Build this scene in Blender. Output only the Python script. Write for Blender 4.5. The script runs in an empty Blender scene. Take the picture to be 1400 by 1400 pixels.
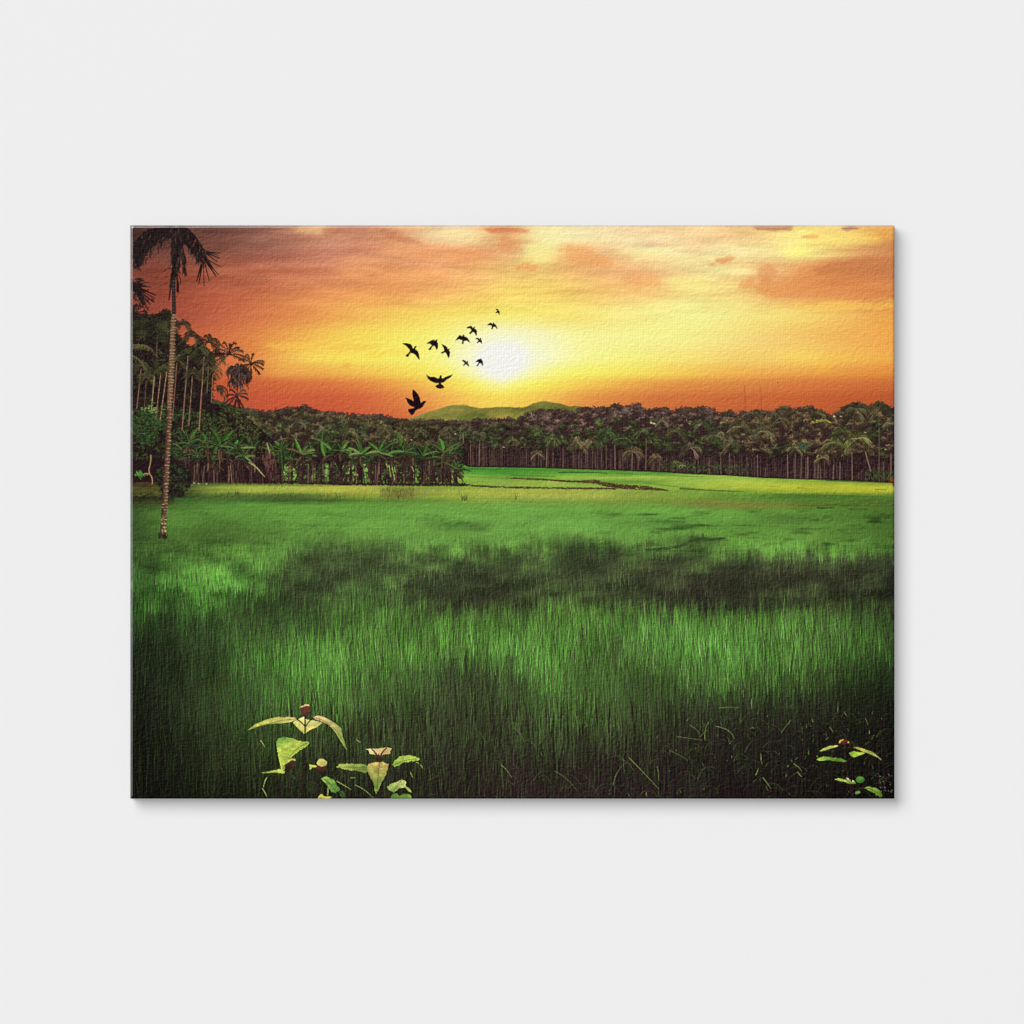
import bpy, math, random
import numpy as np

# ------------------------------------------------------------------ camera, light, exposure
scene = bpy.context.scene
S = 1306.25                       # photograph pixels per metre on the canvas face
DEPTH = 0.020                     # how far the canvas stands off the wall
X0, X1, Y0, Y1 = 178, 1223, 308, 1092      # canvas outline in the photograph, pixels
CX, CY = 700.0, 700.0

cam_d = bpy.data.cameras.new('camera')
cam = bpy.data.objects.new('camera', cam_d)
scene.collection.objects.link(cam)
CAM_DIST = 5.0
cam.location = (0, -(CAM_DIST + DEPTH), 0)
cam.rotation_euler = (math.radians(90), 0, 0)
cam_d.sensor_width = 36
cam_d.lens = 36 * CAM_DIST / (1400 / S)
cam_d.clip_end = 200
scene.camera = cam

world = bpy.data.worlds.new('World')
scene.world = world
world.use_nodes = True
world.node_tree.nodes['Background'].inputs['Color'].default_value = (1, 1, 1, 1)
world.node_tree.nodes['Background'].inputs['Strength'].default_value = 0.06

def softbox(name, x, z, size, watts):
    d = bpy.data.lights.new(name, 'AREA')
    d.shape = 'SQUARE'; d.size = size; d.energy = watts
    o = bpy.data.objects.new(name, d)
    scene.collection.objects.link(o)
    o.location = (x, -100, z)
    o.rotation_euler = (math.radians(90), 0, 0)     # faces the wall squarely
    return o
softbox('key_softbox', -65, 65, 98, 181547)        # broad light from the upper left
softbox('front_fill', 0, 0, 12, 43115)              # straight on, from behind the camera

scene.view_settings.view_transform = 'Standard'
scene.view_settings.look = 'None'
scene.view_settings.exposure = 0
scene.view_settings.gamma = 1
scene.view_settings.use_curve_mapping = False
scene.render.engine = 'CYCLES'
scene.cycles.use_denoising = True
scene.cycles.denoiser = 'OPENIMAGEDENOISE'
scene.cycles.denoising_input_passes = 'RGB_ALBEDO_NORMAL'
scene.cycles.max_bounces = 2
scene.cycles.diffuse_bounces = 0
scene.cycles.caustics_reflective = False

WEAVE_SHADE = 5.0                       # strength of the weave's relief shading put into the ink, in 255ths
LIGHT_GAIN = 1.065                # what this lighting does to a white card on the wall

# ------------------------------------------------------------------ materials
def nodes_of(m):
    m.use_nodes = True
    return m.node_tree.nodes, m.node_tree.links

def weave(nt, links, strength, dist):
    """Procedural canvas weave: warp and weft threads with slubs, as a bump."""
    tc = nt.new('ShaderNodeTexCoord')
    sep = nt.new('ShaderNodeSeparateXYZ'); links.new(tc.outputs['Object'], sep.inputs[0])
    wob = nt.new('ShaderNodeTexNoise'); wob.inputs['Scale'].default_value = 60; wob.inputs['Detail'].default_value = 1
    links.new(tc.outputs['Object'], wob.inputs['Vector'])
    def thread(axis, period):
        add = nt.new('ShaderNodeMath'); add.operation = 'MULTIPLY_ADD'
        links.new(wob.outputs['Fac'], add.inputs[0]); add.inputs[1].default_value = 0.004
        links.new(sep.outputs[axis], add.inputs[2])
        mul = nt.new('ShaderNodeMath'); mul.operation = 'MULTIPLY'; mul.inputs[1].default_value = 2 * math.pi / period
        links.new(add.outputs[0], mul.inputs[0])
        sn = nt.new('ShaderNodeMath'); sn.operation = 'SINE'; links.new(mul.outputs[0], sn.inputs[0])
        return sn
    a, b = thread('X', 0.0027), thread('Z', 0.0029)
    s = nt.new('ShaderNodeMath'); s.operation = 'ADD'
    links.new(a.outputs[0], s.inputs[0]); links.new(b.outputs[0], s.inputs[1])
    n = nt.new('ShaderNodeTexNoise'); n.inputs['Scale'].default_value = 520; n.inputs['Detail'].default_value = 2
    links.new(tc.outputs['Object'], n.inputs['Vector'])
    k = nt.new('ShaderNodeMath'); k.operation = 'MULTIPLY_ADD'
    links.new(n.outputs['Fac'], k.inputs[0]); k.inputs[1].default_value = 10.0
    links.new(s.outputs[0], k.inputs[2])
    bump = nt.new('ShaderNodeBump')
    bump.inputs['Strength'].default_value = strength
    bump.inputs['Distance'].default_value = dist
    links.new(k.outputs[0], bump.inputs['Height'])
    return bump

def ink_material(name, rough, spec, coat, strength=1.0, dist=0.00003):
    m = bpy.data.materials.new(name)
    nt, links = nodes_of(m)
    b = nt['Principled BSDF']
    b.inputs['Roughness'].default_value = rough
    b.inputs['Specular IOR Level'].default_value = spec
    b.inputs['Coat Weight'].default_value = coat; b.inputs['Coat IOR'].default_value = 2.8
    b.inputs['Coat Roughness'].default_value = 0.38
    at = nt.new('ShaderNodeAttribute'); at.attribute_name = 'ink'
    links.new(at.outputs['Color'], b.inputs['Base Color'])
    bump = weave(nt, links, strength, dist)
    links.new(bump.outputs[0], b.inputs['Normal'])
    return m

MAT_PRINT = ink_material('printed_canvas', 0.9, 0.0, 0.0)
MAT_FOLD = ink_material('varnished_canvas_fold', 0.3, 1.0, 1.0, 0.3)

MAT_WALL = bpy.data.materials.new('matt_white_wall')
nt, links = nodes_of(MAT_WALL)
b = nt['Principled BSDF']
b.inputs['Roughness'].default_value = 1.0
b.inputs['Specular IOR Level'].default_value = 0.0
nz = nt.new('ShaderNodeTexNoise'); nz.inputs['Scale'].default_value = 1.3; nz.inputs['Detail'].default_value = 3
rp = nt.new('ShaderNodeValToRGB')
rp.color_ramp.elements[0].color = (0.800, 0.800, 0.800, 1)
rp.color_ramp.elements[1].color = (0.806, 0.806, 0.806, 1)
tc = nt.new('ShaderNodeTexCoord'); links.new(tc.outputs['Object'], nz.inputs['Vector'])
links.new(nz.outputs['Fac'], rp.inputs[0]); links.new(rp.outputs[0], b.inputs['Base Color'])

MAT_WOOD = bpy.data.materials.new('pine_stretcher_bar')
nt, links = nodes_of(MAT_WOOD)
wv = nt.new('ShaderNodeTexWave'); wv.inputs['Scale'].default_value = 40; wv.inputs['Distortion'].default_value = 4
rp = nt.new('ShaderNodeValToRGB')
rp.color_ramp.elements[0].color = (0.45, 0.30, 0.16, 1); rp.color_ramp.elements[1].color = (0.60, 0.43, 0.25, 1)
links.new(wv.outputs['Fac'], rp.inputs[0]); links.new(rp.outputs[0], nt['Principled BSDF'].inputs['Base Color'])

def link_mesh(name, verts, faces, mat, parent=None):
    me = bpy.data.meshes.new(name)
    me.from_pydata(verts, [], faces); me.update()
    me.materials.append(mat)
    o = bpy.data.objects.new(name, me)
    scene.collection.objects.link(o)
    if parent: o.parent = parent
    return o

# ------------------------------------------------------------------ the wall
wall = link_mesh('wall', [(-8, 0, -8), (8, 0, -8), (8, 0, 8), (-8, 0, 8), (-8, .1, -8), (8, .1, -8), (8, .1, 8), (-8, .1, 8)],
                 [(0, 1, 2, 3), (5, 4, 7, 6), (4, 0, 3, 7), (1, 5, 6, 2), (3, 2, 6, 7), (4, 5, 1, 0)], MAT_WALL)
wall['kind'] = 'structure'

# ------------------------------------------------------------------ the printed picture
# The picture is ink on flat canvas. It is painted here stroke by stroke into an array of
# ink colours (two samples per photograph pixel), and the front of the canvas is then cut
# into flat parts, one for each thing the print shows.
Q = 2
W, H = (X1 - X0) * Q, (Y1 - Y0) * Q
rng = np.random.default_rng(7)
rnd = random.Random(11)
img = np.zeros((H, W, 3), np.float32)
ids = np.zeros((H, W), np.int16)
AX = np.arange(W, dtype=np.float32)
AY = np.arange(H, dtype=np.float32)
PX = X0 + (AX + .5) / Q           # photograph coordinates of the columns and rows
PY = Y0 + (AY + .5) / Q
PARTS = [None]                    # id -> (name, parent id, label, stuff)

def part(name, parent=0, label=None, stuff=False):
    PARTS.append((name, parent, label, stuff))
    return len(PARTS) - 1

def vnoise(cx, cy, seed, oct=1):
    """Smooth value noise, cells of cx by cy photograph pixels, about -1..1."""
    out = np.zeros((H, W), np.float32); amp, tot = 1.0, 0.0
    r = np.random.default_rng(seed)
    for _ in range(oct):
        gx = AX / (cx * Q); gy = AY / (cy * Q)
        nx, ny = int(gx[-1]) + 3, int(gy[-1]) + 3
        g = r.random((ny, nx), dtype=np.float32) * 2 - 1
        ix = gx.astype(int); fx = gx - ix; fx = fx * fx * (3 - 2 * fx)
        iy = gy.astype(int); fy = gy - iy; fy = fy * fy * (3 - 2 * fy)
        rows = g[:, ix] * (1 - fx) + g[:, ix + 1] * fx
        out += amp * (rows[iy] * (1 - fy)[:, None] + rows[iy + 1] * fy[:, None])
        tot += amp; amp *= .5; cx = max(cx / 2, .5); cy = max(cy / 2, .5)
    return out / tot

def table_map(rows, yq, xq):
    """Smoothly spread a table of inks {y: [(x, r, g, b), ...]} over the arrays yq, xq."""
    ys = sorted(rows)
    lines = []
    xs_f = np.linspace(X0 - 30, X1 + 30, 700)
    for y in ys:
        r = sorted(rows[y]); xs = [p[0] for p in r]
        l = np.stack([np.interp(xs_f, xs, [p[k] for p in r]) for k in (1, 2, 3)], -1)
        ker = np.hanning(35); ker /= ker.sum()
        pad = np.pad(l, ((17, 17), (0, 0)), mode='edge')
        lines.append(np.stack([np.convolve(pad[:, k], ker, 'valid') for k in range(3)], -1))
    T = np.stack(lines).astype(np.float32)
    fy = np.interp(yq, ys, np.arange(len(ys))).astype(np.float32)
    iy = np.clip(fy.astype(int), 0, len(ys) - 2); ty = fy - iy
    ty = ty * ty * (3 - 2 * ty) * .6 + ty * .4
    fx = np.clip((xq - xs_f[0]) / (xs_f[1] - xs_f[0]), 0, 698.99)
    ix = fx.astype(int)
    return T[iy, ix] * (1 - ty)[..., None] + T[iy + 1, ix] * ty[..., None]

def box(xa, ya, xb, yb):
    return max(0, int(math.floor(xa))), max(0, int(math.floor(ya))), min(W, int(math.ceil(xb)) + 1), min(H, int(math.ceil(yb)) + 1)

def sx(x): return (x - X0) * Q - .5
def sy(y): return (y - Y0) * Q - .5

def stroke(xa, ya, xb, yb, wa, wb, col, a=1.0, pid=0):
    """A tapered stroke between two photograph points; widths in photograph pixels."""
    xa, xb, ya, yb = sx(xa), sx(xb), sy(ya), sy(yb)
    wa *= Q * .5; wb *= Q * .5
    m = max(wa, wb) + 1
    x0, y0, x1, y1 = box(min(xa, xb) - m, min(ya, yb) - m, max(xa, xb) + m, max(ya, yb) + m)
    if x1 <= x0 or y1 <= y0: return
    gx = AX[x0:x1] - xa; gy = (AY[y0:y1] - ya)[:, None]
    dx, dy = xb - xa, yb - ya
    t = np.clip((gx * dx + gy * dy) / (dx * dx + dy * dy + 1e-6), 0, 1)
    d = np.hypot(gx - t * dx, gy - t * dy)
    cov = np.clip(wa + (wb - wa) * t - d + .5, 0, 1) * a
    sub = img[y0:y1, x0:x1]
    sub += (np.asarray(col, np.float32) - sub) * cov[..., None]
    if pid: ids[y0:y1, x0:x1][cov > .5] = pid

def curve(pts, w0, w1, col, a=1.0, pid=0, n=8):
    """A bent tapered stroke through two or three control points."""
    if len(pts) == 2: f = lambda t: (pts[0][0] + (pts[1][0] - pts[0][0]) * t, pts[0][1] + (pts[1][1] - pts[0][1]) * t)
    else: f = lambda t: tuple((1 - t) ** 2 * pts[0][k] + 2 * t * (1 - t) * pts[1][k] + t * t * pts[2][k] for k in (0, 1))
    P = [f(i / n) for i in range(n + 1)]
    for i in range(n):
        stroke(*P[i], *P[i + 1], w0 + (w1 - w0) * i / n, w0 + (w1 - w0) * (i + 1) / n, col, a, pid)
    return P

def inside(pts, x0, y0, x1, y1):
    gx = AX[x0:x1][None, :]; gy = AY[y0:y1][:, None]
    ins = np.zeros((y1 - y0, x1 - x0), bool)
    n = len(pts)
    for i in range(n):
        xa, ya = pts[i]; xb, yb = pts[(i + 1) % n]
        if ya == yb: continue
        ins ^= ((ya > gy) != (yb > gy)) & (gx < (xb - xa) * (gy - ya) / (yb - ya) + xa)
    return ins

def fill(pts, col, pid=0, a=1.0, col2=None, p0=None, p1=None, jag=0.0, mottle=0.0):
    """Fill a polygon given in photograph pixels; col..col2 runs from p0 to p1; jag roughens the edge."""
    P = []
    n = len(pts)
    for i in range(n):
        P.append(pts[i])
        if jag:
            q = pts[(i + 1) % n]; L = math.hypot(q[0] - pts[i][0], q[1] - pts[i][1])
            k = max(1, int(L / 2.2))
            for j in range(1, k):
                t = j / k
                P.append((pts[i][0] + (q[0] - pts[i][0]) * t + rnd.uniform(-jag, jag), pts[i][1] + (q[1] - pts[i][1]) * t + rnd.uniform(-jag, jag)))
    P = [(sx(x), sy(y)) for x, y in P]
    x0, y0, x1, y1 = box(min(p[0] for p in P), min(p[1] for p in P), max(p[0] for p in P), max(p[1] for p in P))
    if x1 <= x0 or y1 <= y0: return
    m = inside(P, x0, y0, x1, y1)
    c = np.broadcast_to(np.asarray(col, np.float32), (y1 - y0, x1 - x0, 3))
    if col2 is not None:
        a0 = (sx(p0[0]), sy(p0[1])); a1 = (sx(p1[0]), sy(p1[1]))
        dx, dy = a1[0] - a0[0], a1[1] - a0[1]
        t = np.clip(((AX[x0:x1][None, :] - a0[0]) * dx + (AY[y0:y1][:, None] - a0[1]) * dy) / (dx * dx + dy * dy), 0, 1)[..., None]
        c = c * (1 - t) + np.asarray(col2, np.float32) * t
    if mottle:
        c = c * (1 + mottle * rng.standard_normal((y1 - y0, x1 - x0, 1)).astype(np.float32))
    sub = img[y0:y1, x0:x1]
    sub[m] += (c[m] - sub[m]) * a
    if pid: ids[y0:y1, x0:x1][m] = pid

def blur(m, r):
    k = np.hanning(2 * int(r * Q) + 3)[1:-1].astype(np.float32); k /= k.sum(); h = len(k) // 2
    for ax in (0, 1):
        pad = np.pad(m, [(h, h) if i == ax else (0, 0) for i in (0, 1)], mode='edge')
        out = np.zeros_like(m)
        for j, w in enumerate(k):
            out += w * (pad[j:j + m.shape[0]] if ax == 0 else pad[:, j:j + m.shape[1]])
        m = out
    return m

def soft(pts, col, r, a=1.0, pid=0, grain=None):
    """A soft-edged patch of ink."""
    P = [(sx(x), sy(y)) for x, y in pts]; g = r * Q * 2.6
    x0, y0, x1, y1 = box(min(p[0] for p in P) - g, min(p[1] for p in P) - g, max(p[0] for p in P) + g, max(p[1] for p in P) + g)
    m = blur(inside(P, x0, y0, x1, y1).astype(np.float32), r)
    if grain is not None: m = blur(m, r * .8)
    if grain is not None: m = np.clip(m + grain[y0:y1, x0:x1] * 2.6 * m * (1 - m), 0, 1)
    sub = img[y0:y1, x0:x1]
    if grain is not None: a *= .9
    sub += (np.asarray(col, np.float32) - sub) * (m * a)[..., None]
    if pid: ids[y0:y1, x0:x1][m > .5] = pid

def jit(c, k):
    f = 1 + rnd.uniform(-k, k)
    return (c[0] * f * (1 + rnd.uniform(-.06, .06)), c[1] * f, c[2] * f * (1 + rnd.uniform(-.06, .06)))

# ---------------------------------------------------------------- sky
SKY = {
 308: [(180,60,32,32),(250,100,55,52),(300,118,66,60),(350,145,88,74),(400,190,125,90),(430,238,186,128),(460,185,116,84),(500,205,130,95),(550,242,186,125),(620,250,225,165),(660,240,180,115),(690,222,140,85),(730,248,228,150),(800,250,230,165),(880,248,208,148),(960,250,200,130),(1040,235,175,110),(1100,250,222,120),(1160,245,200,115),(1223,238,160,75)],
 325: [(180,80,40,38),(250,112,58,52),(300,125,70,60),(350,148,88,74),(400,180,112,86),(450,208,138,105),(500,200,124,94),(550,232,165,110),(600,248,215,150),(640,250,222,150),(700,232,165,100),(740,250,238,158),(800,250,230,160),(880,250,218,155),(960,250,208,140),(1020,250,215,135),(1100,253,230,120),(1160,250,215,110),(1223,240,165,75)],
 345: [(180,105,48,44),(250,125,62,52),(300,145,78,62),(350,160,90,72),(400,185,108,85),(450,208,130,100),(500,218,136,98),(550,238,162,105),(600,242,165,105),(650,240,160,102),(700,236,182,118),(740,250,238,148),(800,244,182,112),(850,249,210,142),(900,250,235,160),(950,250,220,150),(1000,252,235,158),(1050,253,225,140),(1090,253,240,130),(1130,250,212,120),(1170,225,155,88),(1223,195,120,72)],
 360: [(180,118,52,45),(250,140,68,54),(300,158,82,62),(350,175,92,70),(400,192,112,82),(450,208,126,94),(500,225,142,95),(550,238,158,102),(600,242,165,105),(650,244,172,102),(700,240,185,108),(740,249,222,122),(800,244,178,108),(850,246,188,120),(900,248,205,135),(950,251,232,150),(1000,251,228,142),(1050,244,188,115),(1100,240,165,92),(1150,212,130,76),(1223,198,118,70)],
 375: [(180,125,55,46),(250,152,70,54),(300,170,85,62),(350,185,98,69),(400,205,116,79),(450,215,128,88),(500,235,150,90),(550,241,160,94),(600,246,170,99),(650,250,188,104),(700,250,203,108),(750,248,205,110),(800,247,188,110),(850,245,178,110),(900,248,198,124),(950,251,228,140),(1000,250,215,130),(1040,238,172,104),(1070,236,166,98),(1100,235,155,85),(1150,218,133,75),(1223,200,118,68)],
 400: [(180,135,58,47),(250,165,72,54),(300,190,88,61),(350,200,104,67),(400,215,124,74),(450,235,146,80),(500,241,157,81),(550,246,172,90),(600,251,192,95),(650,251,207,96),(700,250,216,96),(750,250,211,96),(800,248,200,100),(850,248,194,105),(900,250,200,112),(950,252,232,130),(1000,250,218,120),(1050,244,182,99),(1100,238,156,85),(1150,230,145,75),(1223,212,122,65)],
 430: [(180,145,60,48),(250,170,72,54),(300,195,91,61),(350,210,109,64),(400,226,131,69),(450,241,160,75),(500,246,186,80),(550,251,206,85),(600,252,221,90),(650,253,231,96),(700,253,235,102),(750,253,230,103),(800,252,226,108),(850,252,235,126),(900,252,240,132),(950,252,245,140),(1000,252,240,130),(1050,252,225,115),(1100,250,214,100),(1150,246,190,90),(1223,240,160,68)],
 460: [(180,150,62,48),(250,185,82,55),(300,210,105,62),(350,226,131,64),(400,240,165,69),(450,248,198,74),(500,250,220,80),(550,252,235,90),(600,253,243,108),(640,253,249,150),(680,250,249,205),(720,252,249,185),(760,253,249,155),(800,253,246,132),(900,253,245,125),(950,252,240,120),(1000,252,226,110),(1050,250,210,99),(1100,248,195,84),(1150,246,181,74),(1223,244,164,58)],
 490: [(180,160,66,48),(300,215,110,60),(340,226,125,61),(380,242,170,70),(420,249,205,80),(450,250,216,80),(500,250,230,85),(550,253,240,96),(600,253,246,115),(640,251,249,185),(680,250,249,240),(720,250,249,215),(760,253,250,148),(800,253,248,112),(850,253,245,96),(900,252,235,90),(950,252,225,86),(1000,250,211,80),(1050,250,206,74),(1100,252,210,64),(1150,248,190,54),(1223,244,168,45)],
 509: [(180,160,66,46),(300,205,95,55),(340,216,106,56),(380,240,162,68),(450,241,172,68),(500,246,192,70),(550,250,217,75),(600,253,238,86),(640,253,249,140),(680,251,250,225),(720,252,250,150),(760,253,248,102),(800,252,241,82),(850,251,231,75),(900,250,216,70),(950,248,196,65),(1000,245,181,60),(1050,241,171,60),(1100,240,162,55),(1223,230,136,44)],
 525: [(180,150,60,44),(300,195,82,50),(340,202,88,51),(400,215,102,55),(450,221,112,58),(500,231,132,62),(550,241,166,65),(600,250,206,74),(640,253,236,80),(680,254,249,96),(720,253,245,82),(760,251,226,75),(800,248,200,70),(850,241,171,65),(900,233,149,62),(950,226,136,60),(1000,222,131,58),(1100,216,116,52),(1223,204,100,44)],
 545: [(180,145,58,42),(300,190,74,48),(340,196,78,50),(400,205,85,52),(450,206,86,52),(500,213,96,55),(550,226,126,60),(600,241,166,70),(640,249,201,76),(680,250,220,76),(720,248,205,73),(760,243,180,70),(800,231,146,62),(850,221,126,58),(900,212,112,55),(1000,205,100,50),(1100,200,90,45),(1223,188,80,42)],
 572: [(180,145,58,42),(340,195,75,48),(450,200,76,50),(550,213,102,57),(600,230,140,65),(680,245,205,75),(800,218,122,58),(900,200,95,50),(1000,195,85,48),(1223,185,78,42)],
}
SKY_END = 300 * Q
w1 = vnoise(150, 16, 3, 4); w2 = vnoise(60, 9, 4, 3); w3 = vnoise(26, 7, 5, 3)
yy = np.broadcast_to(PY[:, None], (H, W)); xx = np.broadcast_to(PX[None, :], (H, W))
up = np.clip((455 - yy) / 60, 0.12, 1)
sky = part('sky', label='orange and yellow sunset sky printed across the upper third')
n = SKY_END
img[:n] = table_map(SKY, (yy + up * (w1 * 11 + w2 * 4))[:n], (xx + up * w1 * 26)[:n])
img[:n] = img[:n] * np.array([.97, .93, .95], np.float32) + np.array([2, 14, 4], np.float32)
img[:n, :, 2] += img[:n, :, 1] * .065
img[:n, :, 2] += 20 * np.exp(-((yy[:n] - 486) / 28) ** 2) * np.clip((xx[:n] - 560) / 120, 0, 1)
img[:n] *= (1 + (w2 * .05 + w3 * .03 + vnoise(22, 3, 8, 3) * .045)[:n] * up[:n])[..., None]
img[:n] += (w2 * 9 * up)[:n, :, None] * np.array([.3, 1, 1.0], np.float32)
ids[:n] = sky
gr = w3 * .7 + w2 * .5 + vnoise(9, 3.5, 6, 3) * .9
# cloud bank at the right, and the smaller wisps
cloud = part('cloud', label='brownish orange cloud bank at the right edge of the sunset')
soft([(1030,398),(1042,380),(1062,384),(1080,380),(1098,366),(1130,362),(1160,356),(1180,348),(1200,350),(1212,344),(1226,346),(1226,408),(1190,411),(1140,409),(1090,409),(1050,408)], (222,142,82), 6, .6, cloud, gr)
soft([(1110,368),(1150,359),(1180,352),(1226,352),(1226,380),(1190,376),(1150,374),(1120,376)], (190,118,74), 5, .55, 0, gr)
for p, c, r, a in (
 ([(660,312),(690,310),(712,312),(726,316),(710,319),(690,318),(672,318)], (208,120,76), 3, .75),
 ([(690,322),(712,334),(716,346),(690,346),(676,338)], (222,138,84), 5, .45),
 ([(700,362),(725,361),(744,364),(735,369),(705,370)], (232,148,88), 4, .6),
 ([(770,336),(800,340),(822,346),(840,358),(825,368),(790,362),(770,350)], (238,158,92), 8, .5),
 ([(858,372),(885,372),(905,380),(900,394),(870,394),(850,388)], (240,165,98), 7, .45),
 ([(978,354),(992,351),(1006,352),(1000,358),(988,361),(978,359)], (230,140,86), 2.5, .75),
 ([(968,360),(978,358),(982,362),(972,365)], (236,160,100), 2.5, .6),
 ([(1036,372),(1040,363),(1052,361),(1060,366),(1062,378),(1050,386),(1038,386)], (222,148,92), 4, .6),
 ([(1015,384),(1030,376),(1036,392),(1010,396)], (232,150,90), 4, .6),
 ([(1028,309),(1088,308),(1082,315),(1056,316),(1036,315)], (190,124,92), 2, .9),
 ([(1094,323),(1120,321),(1118,325),(1100,325)], (226,150,90), 2, .7),
 ([(1150,313),(1162,309),(1176,310),(1172,314),(1156,315)], (160,100,86), 2, .85),
 ([(516,313),(545,318),(570,328),(580,335),(556,334),(530,325)], (196,116,82), 5, .6),
 ([(440,312),(470,310),(468,318),(445,324)], (186,112,84), 4, .55),
 ([(520,336),(600,338),(680,340),(680,352),(600,354),(530,350)], (238,155,98), 8, .35),
 ([(398,312),(440,310),(444,316),(420,320)], (246,198,136), 6, .5),
 ([(600,316),(660,318),(655,330),(612,328)], (252,228,158), 5, .5),
 ([(726,330),(756,334),(760,352),(742,360),(716,352)], (253,244,150), 6, .45),
 ([(840,344),(905,342),(915,352),(870,356)], (252,238,158), 6, .5),
 ([(910,380),(960,376),(972,392),(925,396)], (253,240,140), 7, .5),
 ([(1065,340),(1100,336),(1112,346),(1085,354)], (254,244,128), 5, .6),
 ([(1100,312),(1150,322),(1196,316),(1210,330),(1150,338),(1110,330)], (254,222,112), 6, .4),
 ([(1085,414),(1226,411),(1226,420),(1130,428),(1090,424)], (251,208,92), 6, .55),
 ([(345,470),(440,466),(436,476),(380,480)], (250,205,80), 5, .5),
 ([(410,486),(520,480),(520,494),(430,498)], (251,222,92), 8, .4),
 ([(448,474),(520,470),(518,476),(460,480)], (244,186,74), 4, .4),
 ([(1112,500),(1140,496),(1136,506),(1118,508)], (252,208,66), 7, .4),
 ([(500,480),(560,476),(556,486),(510,488)], (246,206,76), 4, .35),
 ([(468,498),(480,497),(476,502),(468,502)], (236,160,68), 2.5, .5)):
    soft(p, c, r, a, 0, gr)
sun = part('sun', label='white glowing sun low in the printed sky')
soft([(632,470),(668,452),(715,452),(745,468),(752,490),(735,515),(700,530),(660,528),(630,505)], (250,247,180), 20, .5)
soft([(648,484),(658,472),(676,467),(700,466),(719,472),(727,485),(723,499),(713,510),(700,519),(683,524),(668,518),(655,508),(646,495)], (243,242,238), 12, 1.0, sun, vnoise(9, 7, 15, 2) * .3)
mast = part('radio_mast', label='thin mast standing faintly above the trees')
stroke(1018, 527, 1019, 562, 1.1, 1.4, (150,70,48), .55, 0)
for y in np.arange(527, 562, .5): ids[int(sy(y)), int(sx(1018.4))] = mast
stroke(1040, 527, 1041, 561, .9, 1.2, (150,70,48), .45)
stroke(1009, 530, 1009, 558, .8, .8, (150,70,48), .18)
stroke(1063, 523, 1063.4, 523.4, 1, 1, (50,30,20), .9)

# ---------------------------------------------------------------- hill
hill = part('hill', label='low olive green hill behind the printed treeline')
HILL = [(548,580),(560,572),(580,565),(600,559),(613,555),(622,553.4),(636,553.5),(645,556),(655,558),(668,557.5),(680,556.5),(700,556.5),(715,557),(722,555),(730,551),(740,549),(745,548.5),(760,551),(768,552),(778,555.5),(786,554.5),(800,556),(820,559),(840,565),(840,592),(548,592)]
fill(HILL, (140,135,66), hill, 1, (118,115,56), (600,560), (610,590), .35)
hm = ids == hill
hn = vnoise(16, 7, 21, 3)
img[hm] *= (1 + .24 * hn[hm])[:, None]
soft([(668,560),(690,560),(700,564),(716,562),(722,572),(705,580),(690,584),(668,580)], (160,152,66), 6, .65, 0, hn)
soft([(676,570),(694,568),(690,576),(676,578)], (196,150,72), 3, .6)
soft([(624,572),(640,562),(660,564),(668,578),(630,582)], (92,106,44), 5, .6, 0, hn)
soft([(730,556),(760,553),(775,560),(760,572),(735,570)], (98,104,42), 5, .5, 0, hn)
ids[(ids == 0) & (yy < 590)] = hill

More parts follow.
